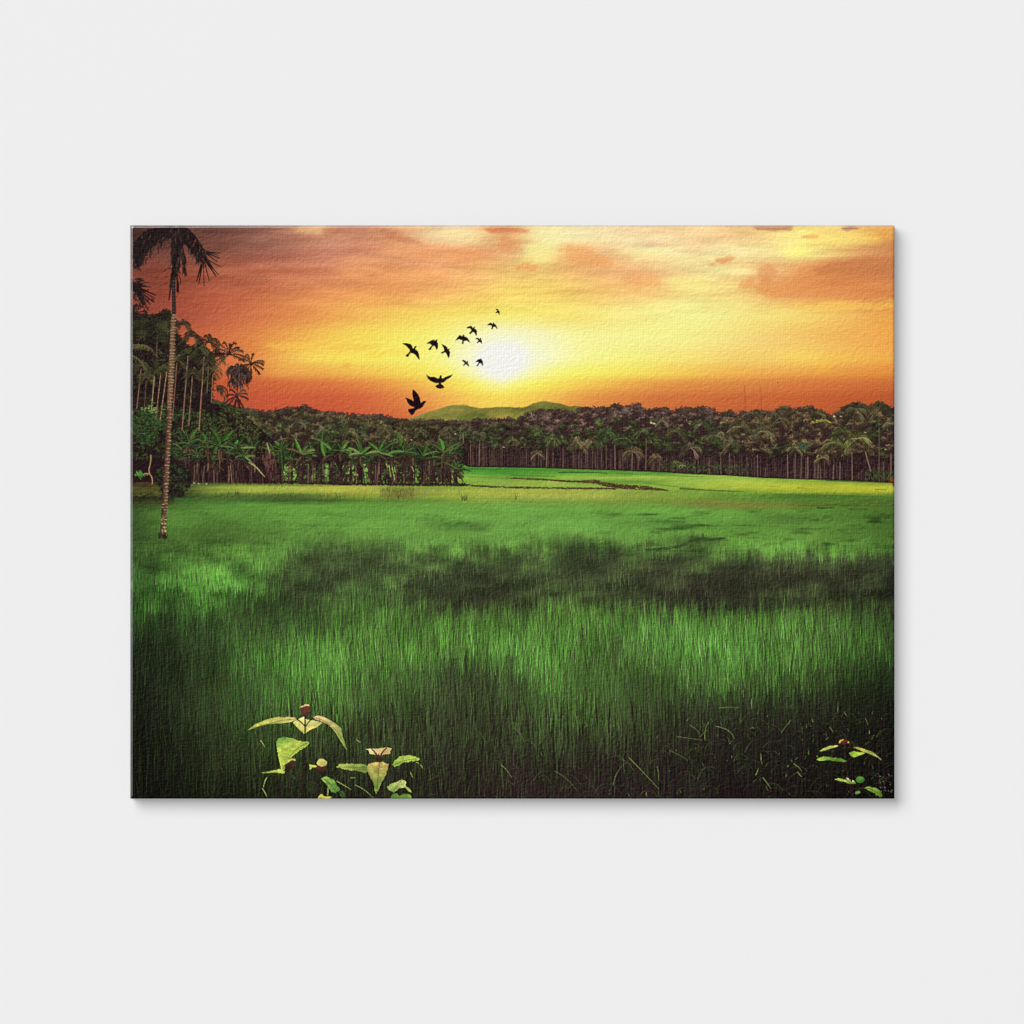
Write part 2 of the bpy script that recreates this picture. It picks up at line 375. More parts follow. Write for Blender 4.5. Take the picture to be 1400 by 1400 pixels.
# ---------------------------------------------------------------- fields
FLD = {
 626: [(180,112,160,74),(620,122,170,76),(1223,90,150,60)],
 640: [(180,116,166,74),(500,126,174,80),(640,70,150,55),(700,60,140,52),(800,80,150,55),(900,80,150,58),(1223,80,140,55)],
 646: [(180,116,166,74),(500,124,172,78),(640,75,155,56),(700,64,138,50),(760,80,150,52),(820,80,150,54),(900,70,140,52),(1000,110,170,62),(1223,80,140,55)],
 653: [(180,116,166,74),(500,126,172,78),(640,140,185,75),(700,90,150,55),(760,120,175,62),(820,150,190,76),(880,150,190,76),(950,140,185,72),(1000,140,180,70),(1100,100,150,55),(1223,70,115,48)],
 659: [(180,50,60,35),(300,60,80,38),(600,80,130,52),(640,125,172,66),(700,145,180,74),(760,150,182,78),(820,100,150,60),(880,100,150,58),(930,150,190,74),(1000,165,190,72),(1100,140,175,62),(1170,130,165,58),(1223,100,135,50)],
 666: [(180,70,70,35),(250,60,80,38),(290,138,164,64),(400,172,186,76),(470,184,186,74),(500,178,184,76),(540,120,140,58),(600,130,160,64),(660,130,172,68),(750,140,175,70),(850,130,172,66),(930,140,180,66),(1000,172,192,66),(1100,178,190,56),(1180,180,190,56),(1223,190,196,60)],
 672: [(180,80,80,38),(240,52,58,34),(290,126,152,60),(350,160,176,72),(400,150,172,70),(460,172,180,70),(520,152,168,68),(545,126,136,62),(600,150,170,70),(660,160,178,72),(750,165,180,74),(850,140,168,70),(950,118,160,62),(1020,124,165,58),(1100,165,182,54),(1180,170,184,54),(1223,182,190,58)],
 678: [(180,40,44,26),(240,46,62,34),(290,76,104,44),(350,86,112,48),(400,70,98,44),(460,130,152,58),(520,140,160,62),(550,118,120,58),(600,150,172,68),(660,160,178,70),(750,166,180,78),(830,156,172,74),(900,130,164,64),(1000,90,142,54),(1100,72,118,46),(1223,88,126,48)],
 684: [(180,40,46,26),(240,56,96,44),(290,62,104,46),(350,62,104,46),(400,54,88,40),(450,60,96,42),(500,84,132,52),(560,92,136,56),(600,104,150,58),(660,124,160,62),(750,130,160,68),(830,130,158,66),(900,120,150,60),(970,116,140,56),(1050,86,132,50),(1150,74,124,46),(1223,70,112,44)],
 691: [(180,44,70,34),(240,58,110,46),(290,68,140,56),(400,74,148,58),(600,84,160,66),(700,86,160,66),(800,92,160,64),(900,86,156,62),(960,110,128,60),(1020,120,128,58),(1080,98,128,52),(1150,76,118,46),(1223,64,104,42)],
 698: [(180,44,78,36),(240,62,122,50),(300,70,142,58),(400,76,150,60),(600,85,161,69),(800,86,164,68),(950,82,160,64),(1060,78,148,58),(1150,66,126,48),(1223,60,110,44)],
 708: [(180,48,86,40),(240,66,130,52),(300,64,126,54),(400,76,150,62),(500,80,156,65),(600,85,162,69),(700,86,162,70),(800,86,166,71),(900,82,158,66),(1000,80,158,64),(1080,64,120,52),(1150,68,130,52),(1223,54,104,42)],
 718: [(180,48,88,41),(240,66,132,53),(300,62,116,50),(350,68,130,54),(450,82,156,65),(550,86,162,69),(600,74,134,58),(640,70,125,56),(700,86,162,70),(800,86,166,71),(890,76,140,60),(950,80,154,64),(1000,74,142,58),(1080,68,128,54),(1150,72,136,54),(1223,54,106,43)],
 728: [(180,48,86,40),(240,62,122,50),(290,54,96,44),(350,66,128,53),(450,80,150,63),(550,86,160,68),(620,80,146,62),(700,86,161,70),(800,86,164,70),(900,80,155,65),(1000,80,152,62),(1100,76,142,58),(1223,54,108,44)],
 740: [(180,46,80,38),(230,56,106,45),(300,60,112,48),(400,78,146,62),(440,70,122,57),(500,72,132,58),(600,83,156,68),(700,82,152,66),(750,74,132,58),(800,66,112,54),(850,80,148,64),(900,74,132,58),(950,66,108,52),(1000,78,148,60),(1100,80,150,62),(1223,58,114,46)],
 752: [(180,46,82,38),(230,56,106,46),(300,64,122,52),(380,74,138,59),(430,58,88,48),(500,58,90,47),(600,70,124,56),(700,60,96,48),(750,56,84,45),(800,52,74,43),(850,56,86,46),(900,58,90,47),(950,58,88,46),(1000,72,134,57),(1100,76,142,60),(1180,66,128,52),(1223,54,102,43)],
 770: [(180,44,82,38),(240,60,116,48),(300,71,140,58),(360,64,116,51),(420,56,76,43),(480,50,64,40),(550,58,82,45),(650,54,72,42),(750,54,72,42),(820,46,53,36),(900,56,68,42),(1000,56,70,43),(1100,53,63,40),(1223,44,53,36)],
 790: [(180,46,92,41),(250,66,132,55),(320,75,150,62),(352,68,130,55),(400,52,72,42),(450,50,64,40),(500,60,86,47),(560,52,68,41),(650,50,58,39),(750,52,66,40),(850,50,57,38),(950,49,51,37),(1050,48,50,36),(1150,45,48,34),(1223,38,41,30)],
 820: [(180,50,110,45),(230,60,122,48),(300,60,116,48),(350,53,88,42),(420,50,68,40),(500,58,92,45),(560,53,72,40),(650,47,50,35),(720,53,67,39),(800,56,78,43),(900,48,56,36),(950,43,40,32),(1050,48,56,36),(1150,46,54,34),(1223,35,41,28)],
 850: [(180,34,60,29),(230,40,60,32),(300,46,76,38),(340,56,86,42),(400,56,92,44),(450,61,102,45),(500,70,122,52),(600,66,112,48),(700,69,122,50),(760,70,122,50),(850,71,126,52),(900,80,146,60),(950,70,122,52),(1000,66,116,48),(1100,71,122,52),(1180,56,92,42),(1223,40,70,32)],
 885: [(180,25,30,20),(230,30,43,26),(280,38,57,30),(330,55,96,42),(380,66,122,50),(450,80,146,60),(500,76,132,55),(600,76,136,55),(700,76,141,58),(740,80,146,60),(800,66,112,48),(850,56,87,42),(920,85,156,65),(980,80,151,62),(1050,75,136,56),(1120,70,126,52),(1180,55,102,42),(1223,45,82,35)],
 920: [(180,22,24,18),(230,28,35,22),(280,36,51,28),(330,48,86,38),(400,66,126,50),(450,75,141,56),(500,60,102,46),(550,60,102,45),(620,46,56,35),(680,50,66,38),(730,75,141,58),(780,61,102,45),(850,56,87,40),(900,60,96,44),(960,70,131,54),(1050,66,116,48),(1100,55,91,40),(1150,45,71,34),(1223,28,40,24)],
 960: [(180,18,18,14),(230,25,30,20),(280,35,51,28),(330,42,69,34),(400,55,96,42),(450,60,101,44),(500,50,76,38),(560,48,69,36),(620,42,49,32),(680,45,56,34),(740,55,86,42),(800,58,91,42),(850,50,73,38),(900,42,55,32),(960,38,46,30),(1050,35,39,28),(1100,32,35,26),(1223,20,20,16)],
 1010: [(180,15,14,12),(240,22,24,17),(300,32,42,24),(400,40,58,30),(500,40,55,30),(600,40,48,30),(700,42,50,32),(760,45,58,34),(830,40,48,30),(900,35,36,26),(1000,30,28,24),(1100,24,22,20),(1223,15,14,12)],
 1050: [(180,14,13,11),(300,26,32,20),(400,30,36,22),(500,32,36,24),(600,34,34,26),(700,36,32,28),(800,34,28,26),(900,32,26,25),(1000,25,20,20),(1100,20,16,17),(1223,14,12,12)],
 1095: [(180,10,10,8),(300,18,20,14),(400,22,22,16),(500,24,22,18),(600,28,22,20),(700,36,26,26),(800,35,25,26),(900,34,24,27),(1000,24,15,19),(1100,18,11,14),(1223,10,8,9)],
}
field = part('rice_field', label='bright green paddy field with darker patches filling the lower half')
g0 = int((624 - Y0) * Q)
a = np.clip((yy - 690) / 120, 0.04, 1)
v1 = vnoise(2.2, 40, 31, 2); v2 = vnoise(9, 30, 32, 2); hz = vnoise(60, 3.2, 33, 3); pt = vnoise(28, 10, 34, 3)
FM = table_map(FLD, np.clip(yy + v1 * 16 * a ** 1.5 + v2 * 13 * a + hz * 1.6 * (1 - a), 622, 1099)[g0:], (xx + pt * 22 * a + hz * 12 * (1 - a))[g0:])
FM *= (1 + .07 * pt[g0:] + .06 * hz[g0:] * (1 - a[g0:]))[..., None]
gmr = np.clip(FM[..., 1] - FM[..., 0], 0, None)
near = np.clip((yy[g0:] - 676) / 14, .45, 1)
FM[..., 0] += gmr * np.interp(yy[g0:], [740, 860], [.30, .17]) * near
FM[..., 1] *= .975
FM *= np.interp(yy[g0:], [740, 770, 800, 850, 920, 1000], [1.0, 1.10, 1.06, .91, .94, 1.12])[..., None]
FM *= (1 - .12 * np.clip((470 - xx[g0:]) / 90, 0, 1) * np.clip((yy[g0:] - 735) / 20, 0, 1) * np.clip((860 - yy[g0:]) / 30, 0, 1))[..., None]
dk = np.clip(vnoise(34, 5, 35, 3)[g0:] - .12, 0, 1) * np.clip((yy[g0:] - 694) / 8, 0, 1) * np.clip((770 - yy[g0:]) / 20, 0, 1) * (.35 + .65 * np.clip((xx[g0:] - 820) / 60, 0, 1))
FM *= (1 - .75 * dk)[..., None]
br = vnoise(30, 12, 36, 3)[g0:] * np.clip((yy[g0:] - 735) / 15, 0, 1) * np.clip((850 - yy[g0:]) / 30, 0, 1)
FM *= (1 + .38 * br)[..., None]; FM[..., 1] += 16 * np.clip(br, 0, 1); FM[..., 0] += 6 * np.clip(br, 0, 1)
img[g0:] = FM
ids[g0:] = field
FMAP = np.zeros((H, W, 3), np.float32); FMAP[g0:] = FM

def field_at(x, y):
    return FMAP[min(max(int(sy(y)), g0), H - 1), min(max(int(sx(x)), 0), W - 1)]

# thin darker and lighter lines between the far terraces
for p, w, c, al in (
 ([(640,641),(700,642),(760,643)], 1.2, (44,90,38), .6), ([(764,646),(800,645),(830,647)], 2.0, (40,72,34), .7),
 ([(700,650),(740,651),(760,651)], 1.6, (52,100,40), .6), ([(840,647),(880,649),(960,652)], 1.4, (60,110,44), .5),
 ([(640,652),(680,653),(690,654)], 1.6, (70,126,50), .5), ([(930,668),(980,671),(1016,672)], 2.2, (62,88,42), .75),
 ([(880,660),(910,664),(950,668)], 2.0, (88,130,56), .6), ([(1130,657),(1180,659),(1223,660)], 2.0, (60,90,40), .6),
 ([(1090,667),(1098,667),(1104,668)], 1.6, (120,140,44), .7), ([(1050,665),(1062,665),(1068,666)], 1.2, (120,140,44), .5),
 ([(1196,669),(1206,669),(1212,670)], 1.6, (112,134,44), .7), ([(1060,676),(1140,677),(1223,680)], 2.0, (64,100,42), .5),
 ([(1076,690),(1110,692),(1140,691)], 1.6, (98,74,44), .6), ([(1118,694),(1126,695),(1140,694)], 3.0, (48,78,38), .7),
 ([(960,687),(1010,690),(1060,690)], 1.6, (120,112,58), .6), ([(1130,690),(1180,691),(1223,692)], 1.6, (52,80,36), .6),
 ([(1176,690),(1195,691),(1222,691)], 1.0, (138,146,52), .6), ([(700,686),(760,688),(830,686)], 1.6, (84,128,54), .4),
 ([(1160,696),(1175,697),(1186,696)], 2.6, (52,84,40), .5)):
    curve(p, w, w * .6, c, al, 0, 8)
bank = part('field_bank', label='dark brown earth bank crossing the pale green far field')
for i in range(420):                # two banks of rough brown earth
    x = rnd.uniform(640, 900); y = np.interp(x, [640,700,770,830,900], [664,666.5,667.5,668,668.5])
    if x > 840: continue
    stroke(x, y + rnd.uniform(-1.4, 1.2), x + rnd.uniform(2, 7), y + rnd.uniform(-1, 1.2), 1.3, .8, jit((72,54,40), .35), .55, bank)
for i in range(560):
    x = 690 + 220 * rnd.random() ** .7; y = np.interp(x, [690,740,780,805,815,825,850,880,910], [653,655.5,658,658.5,658.5,662,665.5,667,670])
    h = np.interp(x, [690,760,800,812,830,880,910], [.6,.9,1.6,2.6,3,3,.6])
    stroke(x, y + rnd.uniform(-h, h), x + rnd.uniform(1, 5), y + rnd.uniform(-h, h) + .4, 1.3, .8, jit((76,50,38), .4), .7, bank)

# ---------------------------------------------------------------- far forest band
forest = part('forest', label='distant brown and green treeline of palms across the horizon', stuff=True)
TOP = [(322,556),(345,561),(365,563),(380,560),(400,557),(418,555),(425,559),(440,564),(460,565),(485,567),(500,569),(520,568),(545,573),(560,575),(600,575),(620,576),(640,577),(650,573),(660,575),(672,573),(682,575),(690,573),(697,571),(706,575),(712,570),(720,566),(730,564),(740,560),(752,561),(765,559),(775,562),(786,565),(793,559),(800,558),(812,558),(820,557),(832,558),(838,553),(845,552),(855,556),(864,556),(868,552),(876,554),(882,561),(890,561),(900,558),(912,558),(920,564),(928,558),(945,559),(958,557),(972,558),(982,566),(990,563),(997,562),(1008,567),(1014,563),(1025,565),(1035,561),(1048,562),(1056,564),(1066,558),(1078,556),(1086,561),(1100,557),(1110,556),(1120,562),(1130,567),(1140,568),(1150,559),(1160,555),(1170,550),(1183,555),(1190,561),(1198,553),(1208,552),(1215,558),(1226,556)]
BOT = [(1226,660),(1160,657),(1100,655),(1040,653),(1000,650),(950,648),(900,645),(850,643),(800,641.5),(740,639.5),(640,638),(630,634),(322,634)]
fill(TOP + BOT, (58,40,40), forest, 1, (44,26,32), (700,575), (700,640), .8, .10)
txs, tys = [p[0] for p in TOP], [p[1] for p in TOP]
bxs, bys = [p[0] for p in BOT[::-1]], [p[1] for p in BOT[::-1]]
def top_at(x): return float(np.interp(x, txs, tys))
def bot_at(x): return float(np.interp(x, bxs, bys))
for i in range(900):                # leafy bumps along the skyline
    x = rnd.uniform(324, 1223); t = top_at(x)
    an = rnd.uniform(0, 6.28); L = rnd.uniform(1, 3)
    y = t + rnd.uniform(-2.2, 2.5)
    stroke(x, y, x + L * math.cos(an), y + L * math.sin(an) * .7, 1.6, .9, jit((70,54,50), .25), 1, forest)
fn = vnoise(26, 16, 41, 2); fn2 = vnoise(7, 6, 42, 2)
def forest_ink(x, y):
    t = (y - top_at(x)) / max(20, bot_at(x) - top_at(x))
    k = fn[min(max(int(sy(y)), 0), H - 1), min(max(int(sx(x)), 0), W - 1)]
    if x < 600: base = (92,86,58) if t < .6 else (78,72,50)
    elif x < 720: base = (80,74,54)
    elif x < 980: base = (104,86,74) if t < .38 else (74,84,50)
    else: base = (104,91,64)
    if k > .25 and .2 < t < .65: base = (70,84,50)
    if k < -.3: base = tuple(c * .78 for c in base)
    if t > .62: base = tuple(c * (1.35 - t * .9) for c in base)
    return base
lumps = []
for i in range(1150):
    x = rnd.uniform(324, 1224); t = rnd.random() ** 1.1 * .66
    lumps.append((top_at(x) + 2 + t * (bot_at(x) - top_at(x)), x))
for y, x in sorted(lumps):           # one tree top after another, far to near
    c = forest_ink(x, y)
    g = rnd.uniform(.74, 1.14); rx = rnd.uniform(4, 8.5); ry = rx * rnd.uniform(.6, .95)
    for k in range(13):              # feathery fronds splayed out of each crown
        an = rnd.uniform(0, 6.28); q = rnd.uniform(.7, 1.15)
        u, v = q * math.cos(an), q * math.sin(an)
        f = g * (.90 - .36 * v) * rnd.uniform(.7, 1.3)
        ex, ey = x + rx * u, y + ry * v + rx * .22
        cc_ = jit((c[0] * f, c[1] * f * .95, c[2] * f * .96), .10)
        curve([(x, y), (x + rx * u * .6, y + ry * v * .75 - rx * .12), (ex, ey)], 1.3, .4, cc_, .8, forest if ey < top_at(ex) + 2 else 0, 4)
        stroke(x + rx * u * .6, y + ry * v * .75, x + rx * u * .7, y + ry * v * .75 + rnd.uniform(1.5, 3), .9, .4, tuple(w_ * .8 for w_ in cc_), .7)
for i in range(5200):                # small leaf dabs
    x = rnd.uniform(324, 1224)
    t = rnd.random() ** 1.1
    tp, bt = top_at(x), bot_at(x)
    y = tp + 1 + t * (bt - tp - 4)
    an = rnd.uniform(-.4, 3.5); L = rnd.uniform(1.0, 3.0)
    clump = fn2[min(max(int(sy(y)), 0), H - 1), min(max(int(sx(x)), 0), W - 1)]
    f = rnd.choice((.5, .62, .8, 1, 1.0, 1.22)) * (1 + .35 * clump)
    if t > .66: f *= .62
    c = forest_ink(x, y)
    stroke(x, y, x + L * math.cos(an), y + L * math.sin(an), 1.0, .5, jit(tuple(w_ * f for w_ in c), .14), .62)
for i in range(150):                 # small palm heads spiking above the skyline
    x = rnd.uniform(330, 1222); y = top_at(x) + rnd.uniform(0, 3); c = jit((74,60,50) if x < 1030 else (78,72,50), .2)
    for k in range(8):
        an = -3.3 + 3.5 * (k + rnd.random()) / 8; L = rnd.uniform(3, 6)
        curve([(x, y), (x + L * .6 * math.cos(an), y + L * .7 * math.sin(an)), (x + L * math.cos(an), y + L * .7 * math.sin(an) + 1)], 1.1, .5, jit(c, .15), .95, forest, 3)
for i in range(900):                 # dark hollows between the crowns and trunks
    x = rnd.uniform(600, 1224); bt = bot_at(x)
    y = bt - rnd.random() ** .8 * 34
    stroke(x, y, x + rnd.uniform(-1, 1), min(y + rnd.uniform(3, 9), bt - 1.5), 1.8, 1.2, jit((40,26,30), .25), .5)

def frond(pts, w, L, col, pid, n=14, droop=1.0, a=1.0, lw=.9, rib=None):
    """A palm frond: bent rib with leaflets hanging on both sides."""
    P = curve(pts, w, w * .4, rib or col, a, pid, n)
    for i in range(1, n + 1):
        x, y = P[i]; dx, dy = P[i][0] - P[i - 1][0], P[i][1] - P[i - 1][1]
        q = math.hypot(dx, dy) + 1e-6; dx /= q; dy /= q
        l = L * (1.1 - .6 * abs(i / n - .45)) * rnd.uniform(.8, 1.15)
        for s in (-1, 1):
            ex = x + l * (dx * .75 - s * dy * .65); ey = y + l * (dy * .75 + s * dx * .65) + l * .45 * droop
            stroke(x, y, ex, ey, lw, lw * .45, jit(col, .18), a, pid)

def palm_crown(cx, cy, r, col, pid, nf=11, hi=None, spread=1.0, L=None, lw=.9):
    """A palm crown of separate bent fronds, the leaflets hanging below each rib."""
    for k in range(nf):
        an = math.radians(-208 + 236 * (k + rnd.uniform(-.35, .35)) / (nf - 1))
        rr = r * rnd.uniform(.75, 1.15)
        ex, ey = cx + rr * math.cos(an), cy + rr * math.sin(an) * .85 + rr * .38
        mx, my = cx + rr * .6 * math.cos(an), cy + rr * .7 * math.sin(an) - rr * .16
        c = jit(hi if hi and rnd.random() < .5 else col, .16)
        n = max(6, int(r * .7))
        P = curve([(cx, cy), (mx, my), (ex, ey)], .9 * lw + .2, .5, tuple(v * 1.02 for v in c), .8, pid, n)
        l0 = L or r * .36
        for i in range(2, n + 1):
            x, y = P[i]; dx = P[i][0] - P[i - 1][0]; dy = P[i][1] - P[i - 1][1]; q = math.hypot(dx, dy) + 1e-6
            l = l0 * (1.15 - .7 * abs(i / n - .5)) * rnd.uniform(.7, 1.2)
            for s_ in (-1, 1):
                if rnd.random() < .1: continue
                stroke(x, y, x + l * (.55 * dx / q - s_ * .4 * dy / q), y + l * (.5 * dy / q + s_ * .4 * dx / q) + l * .7, lw * .8, .35, jit(tuple(v * (1 if s_ > 0 else .85) for v in c), .16), .85, pid)

for i in range(2600):                # dim understorey among the trunks
    x = rnd.uniform(600, 1224); b = bot_at(x); y = b - rnd.uniform(2, 32); an = rnd.uniform(0, 3.2); L = rnd.uniform(1, 3)
    stroke(x, y, x + L * math.cos(an), min(y + L * math.sin(an), b - 1), .9, .5, jit((78,58,54) if rnd.random() < .6 else (66,64,46), .3), .6)
trunks = [(644,603,.7),(647,606,.6),(652,608,.6),(655,602,1),(660,605,.6),(666,612,.6),(686,610,.8),(720,614,.8),(731,616,.7),(736,618,.8),(747,612,1),(770,614,.7),(785,616,.8),(787,612,.8),(792,610,.7),(801,611,.9),(804,612,.7),(810,614,.7),(818,612,.6),(823,610,.9),(829,608,1.2),(835,614,.7),(841,609,1.2),(846,616,.8),(852,614,.7),(864,614,1.2),(873,618,.9),(883,600,1.1),(894,625,.9),(901,622,.9),(970,626,1),(986,620,1.0),(998,620,1.0),(1005,624,.9),(1020,622,.8),(1036,622,1),(1046,640,.8),(1077,622,1.3),(1087,622,1.2),(1095,624,1.2),(1102,626,.9),(1104,625,1),(1113,628,.7),(1118,634,1.2),(1122,632,.8),(1139,636,1.2),(1148,632,1.2),(1165,618,1.5),(1187,628,.9),(1202,585,1.0),(1208,632,1.2),(1218,620,1.6),(740,618,.6),(756,618,.6),(676,612,.6),(700,616,.6),(912,628,.7),(925,630,.7),(940,630,.7),(955,628,.8),(1060,632,.7),(1130,640,.7),(1175,640,.6)]
n_tr = 0
for x, yt, w in trunks:
    pid = part('tree_trunk', forest)
    b = bot_at(x) - .8
    if x == 1187:
        curve([(1183,617),(1186,630),(1191,645)], 1.4, 1.4, (142,114,88), .9, pid, 8); continue
    ln = rnd.uniform(-1.4, 1.0)
    c = jit((132,106,88) if w > .9 else (108,84,74), .14)
    stroke(x + ln, yt, x, b, w * .95, w * 1.25, c, .88, pid)
for i in range(300):                 # fainter trunks deeper in the wood
    x = rnd.uniform(640, 1222); b = bot_at(x) - 1
    stroke(x, b - rnd.uniform(8, 30), x + rnd.uniform(-.6, .6), b - rnd.uniform(0, 3), .7, .8, jit((100,76,68), .2), .6)
crowns = [(1172,600,22,(96,92,56),(156,146,92)),(1013,584,17,(92,86,58),(136,124,88)),(1170,560,18,(70,68,46),(104,98,66)),(1203,558,17,(66,64,44),(104,98,62)),(945,613,15,(92,80,60),(128,112,86)),(790,606,14,(100,86,62),(146,128,92)),(810,605,11,(92,80,60),(136,120,88)),(866,618,14,(96,84,60),(126,110,80)),(896,626,11,(92,80,58),(126,110,80)),(980,596,15,(86,80,56),(120,110,78)),(1044,590,16,(84,76,54),(132,118,86)),(1066,572,14,(78,72,50),(106,98,68)),(1140,606,15,(84,86,52),(130,124,74)),(1152,590,15,(74,80,46),(112,112,68)),(735,620,9,(96,82,66),(140,124,96)),(925,590,14,(78,82,52),(112,108,72)),(960,580,13,(80,82,54),(112,106,72)),(1000,606,14,(80,76,54),(116,104,76)),(1088,612,12,(86,78,54),(140,126,86)),(1125,626,10,(96,86,58),(146,132,88)),(1120,566,12,(70,70,46),(98,94,62)),(1218,580,14,(78,74,48),(128,116,74)),(755,600,12,(70,84,48),(108,112,66)),(700,602,11,(72,76,50),(108,104,70)),(830,592,13,(66,84,48),(94,108,64)),(655,594,11,(74,72,52),(106,100,70)),(905,575,12,(96,82,68),(118,104,82)),(850,600,12,(68,82,48),(94,102,62)),(1030,566,11,(80,74,54),(106,98,70)),(1100,582,15,(62,50,46),(82,68,56)),(924,634,9,(76,78,46),(104,100,62)),(878,590,10,(66,84,48),(92,106,62)),(440,588,11,(86,80,56),(120,110,78)),(478,590,11,(84,80,54),(118,110,74)),(526,586,11,(82,80,52),(112,106,70)),(575,590,11,(72,70,48),(104,98,66)),(610,588,10,(70,68,48),(104,96,66)),(410,578,11,(84,78,56),(110,102,74))]
for cx, cy, r, c, h in crowns:
    pid = part('palm_tree', forest)
    palm_crown(cx, cy, r, tuple(v * .62 for v in c), pid, 8, None)
    palm_crown(cx, cy, r * .95, tuple(v * .95 for v in c), pid, 8, h)
for x, y, c, m in ((890,578,(230,220,170),2),(894,579,(220,205,150),2),(688,611,(190,175,150),1.4),(942,579,(180,170,130),1.4),(955,581,(170,160,120),1.4),(1140,569,(225,200,170),2),(1149,569,(210,170,140),1.6),(985,578,(170,165,120),1.6),(1182,591,(190,185,140),1.4),(1210,614,(170,165,110),1.6)):
    stroke(x, y, x + 2, y + .8, m, m * .6, c, .9)
for i in range(60):                  # yellow creeper, blue-green bush, low undergrowth
    x = 1108 + rnd.random() * 28; y = 577 - 3 * math.sin((x - 1108) / 9) + rnd.uniform(-1.5, 2.5)
    stroke(x, y, x + 1.6, y + .8, 1.1, .6, jit((142,140,58), .25), .9)
for i in range(70):
    a_ = rnd.uniform(0, 6.28); q = rnd.random()
    stroke(1097 + 7 * q * math.cos(a_), 609 + 5 * q * math.sin(a_), 1098 + 7 * q * math.cos(a_), 610 + 5 * q * math.sin(a_), 1.6, .8, jit((58,80,60), .25), .75)
under = part('undergrowth', forest)
for i in range(430):
    x = rnd.uniform(905, 1030) if i < 300 else rnd.uniform(1185, 1222)
    y = bot_at(x) - 2 - rnd.random() ** .9 * 12; an = -1.57 + rnd.uniform(-1.2, 1.2); L = rnd.uniform(2, 5)
    stroke(x, y, x + L * math.cos(an), y + L * math.sin(an), 1.0, .5, jit((66,88,46) if rnd.random() < .6 else (44,36,32), .3), .85, under)
curve([(928,638),(932,634),(938,638)], 1.2, .8, (140,150,90), .9); curve([(932,640),(936,636),(930,632)], 1, .6, (130,140,86), .9)
stroke(1218, 655, 1224, 664, 4, 6, (140,68,38), .9)
for x in np.arange(640, 1224, 2.0):   # shaded foot of the wood
    stroke(x, bot_at(x) - .4, x + 3, bot_at(x + 3) - .2, 1.6, 1.4, jit((46,34,30), .3), .7)

# ---------------------------------------------------------------- the near wood at the left
wood = part('wooded_grove', label='dark grove of tall slender trees at the left of the print', stuff=True)
WOOD = [(176,424),(188,430),(200,432),(214,434),(224,427),(230,426),(236,438),(240,456),(248,466),(256,474),(264,480),(274,478),(284,482),(291,490),(292,505),(290,520),(289,544),(296,549),(310,553),(322,556),(335,562),(350,568),(366,584),(372,600),(372,640),(640,652),(640,664),(470,663),(330,660),(262,659),(176,660)]
fill(WOOD[:20] + [(372,600),(376,626),(372,660),(262,659),(176,660)], (36,28,28), wood, 1, (40,24,28), (200,430), (200,660), 1.0, .12)
def in_wood(x, y):
    i, j = int(sy(y)), int(sx(x))
    return 0 <= i < H and 0 <= j < W and ids[i, j] == wood
wn = vnoise(20, 18, 51, 2); wn2 = vnoise(6, 6, 52, 2)
for i in range(9500):
    x = rnd.uniform(179, 372); y = rnd.uniform(424, 628)
    if not in_wood(x, y): continue
    k = wn[int(sy(y)), int(sx(x))] + .6 * wn2[int(sy(y)), int(sx(x))]
    if y < 560 and x < 300:
        base = (62,62,40) if k > 0 else (46,36,32)
        if 500 < y < 560 and rnd.random() < .65: base = (40,28,28)
    else:
        base = (62,74,40) if k > -.1 else (44,36,30)
        if x < 260 and k > .2: base = (54,80,42)
        if x > 300 and k > .1: base = (78,78,46)
    an = rnd.uniform(0, 3.3); L = rnd.uniform(1.5, 4.5)
    f = rnd.choice((.55, .75, .9, 1, 1.2))
    curve([(x, y), (x + L * .5 * math.cos(an), y + L * .5 * math.sin(an) - 1), (x + L * math.cos(an), y + L * math.sin(an))], 1.5, .6, jit(tuple(c * f for c in base), .16), .8, 0, 3)
for i in range(520):                 # ragged crowns along the grove's skyline
    j = rnd.randrange(0, 16); t = rnd.random()
    x = WOOD[j][0] + (WOOD[j + 1][0] - WOOD[j][0]) * t; y = WOOD[j][1] + (WOOD[j + 1][1] - WOOD[j][1]) * t
    an = rnd.uniform(2.4, 7.0); L = rnd.uniform(2, 7)
    curve([(x, y), (x + L * .6 * math.cos(an), y + L * .6 * math.sin(an) - 1), (x + L * math.cos(an), y + L * math.sin(an) + 1)], 1.8, .5, jit((44,36,30), .2), .95, wood, 4)
for i in range(240):
    x = rnd.uniform(290, 372); y = np.interp(x, [290,310,335,350,372], [548,553,562,568,590]) + rnd.uniform(-2, 2)
    an = rnd.uniform(0, 6.28)
    stroke(x, y, x + 2.5 * math.cos(an), y + 1.6 * math.sin(an), 2, .8, jit((66,66,42), .25), .95, wood)
# slender trees with pale trunks
for x0, y0, x1, y1, w, c in ((193,504,187,558,1.3,(132,98,76)),(200,520,197,562,1,(96,74,62)),(211,514,207,561,1.5,(158,132,100)),(220,509,213,573,1.3,(138,110,84)),(228,508,219,575,1.3,(146,116,88)),(242,496,236,570,1.4,(128,86,68)),(215,466,214,488,1.2,(104,86,62)),(257,487,249,588,1.5,(140,108,84)),(263,514,258,582,1.2,(142,112,86)),(279,488,272,588,1.5,(150,116,90)),(285,498,283,536,1.2,(122,94,70)),(291,512,289,550,1.2,(156,112,80)),(342,506,337,558,1.1,(150,96,70)),(312,496,311,552,1.0,(140,86,62))):
    pid = part('slender_palm', label=None)
    stroke(x0, y0, x1, y1, w * .85, w * 1.1, jit(c, .08), .95, pid)
    for k in range(rnd.randrange(10, 18)):
        y = y0 + (y1 - y0) * rnd.random(); x = x0 + (x1 - x0) * (y - y0) / (y1 - y0)
        stroke(x - .4, y, x + .4, y, .8, .6, jit((92,66,54), .2), .6)
    if y0 > 480 and x0 < 300: palm_crown(x0, y0 - 4, 13, (58,56,38), pid, 8, (84,80,50))
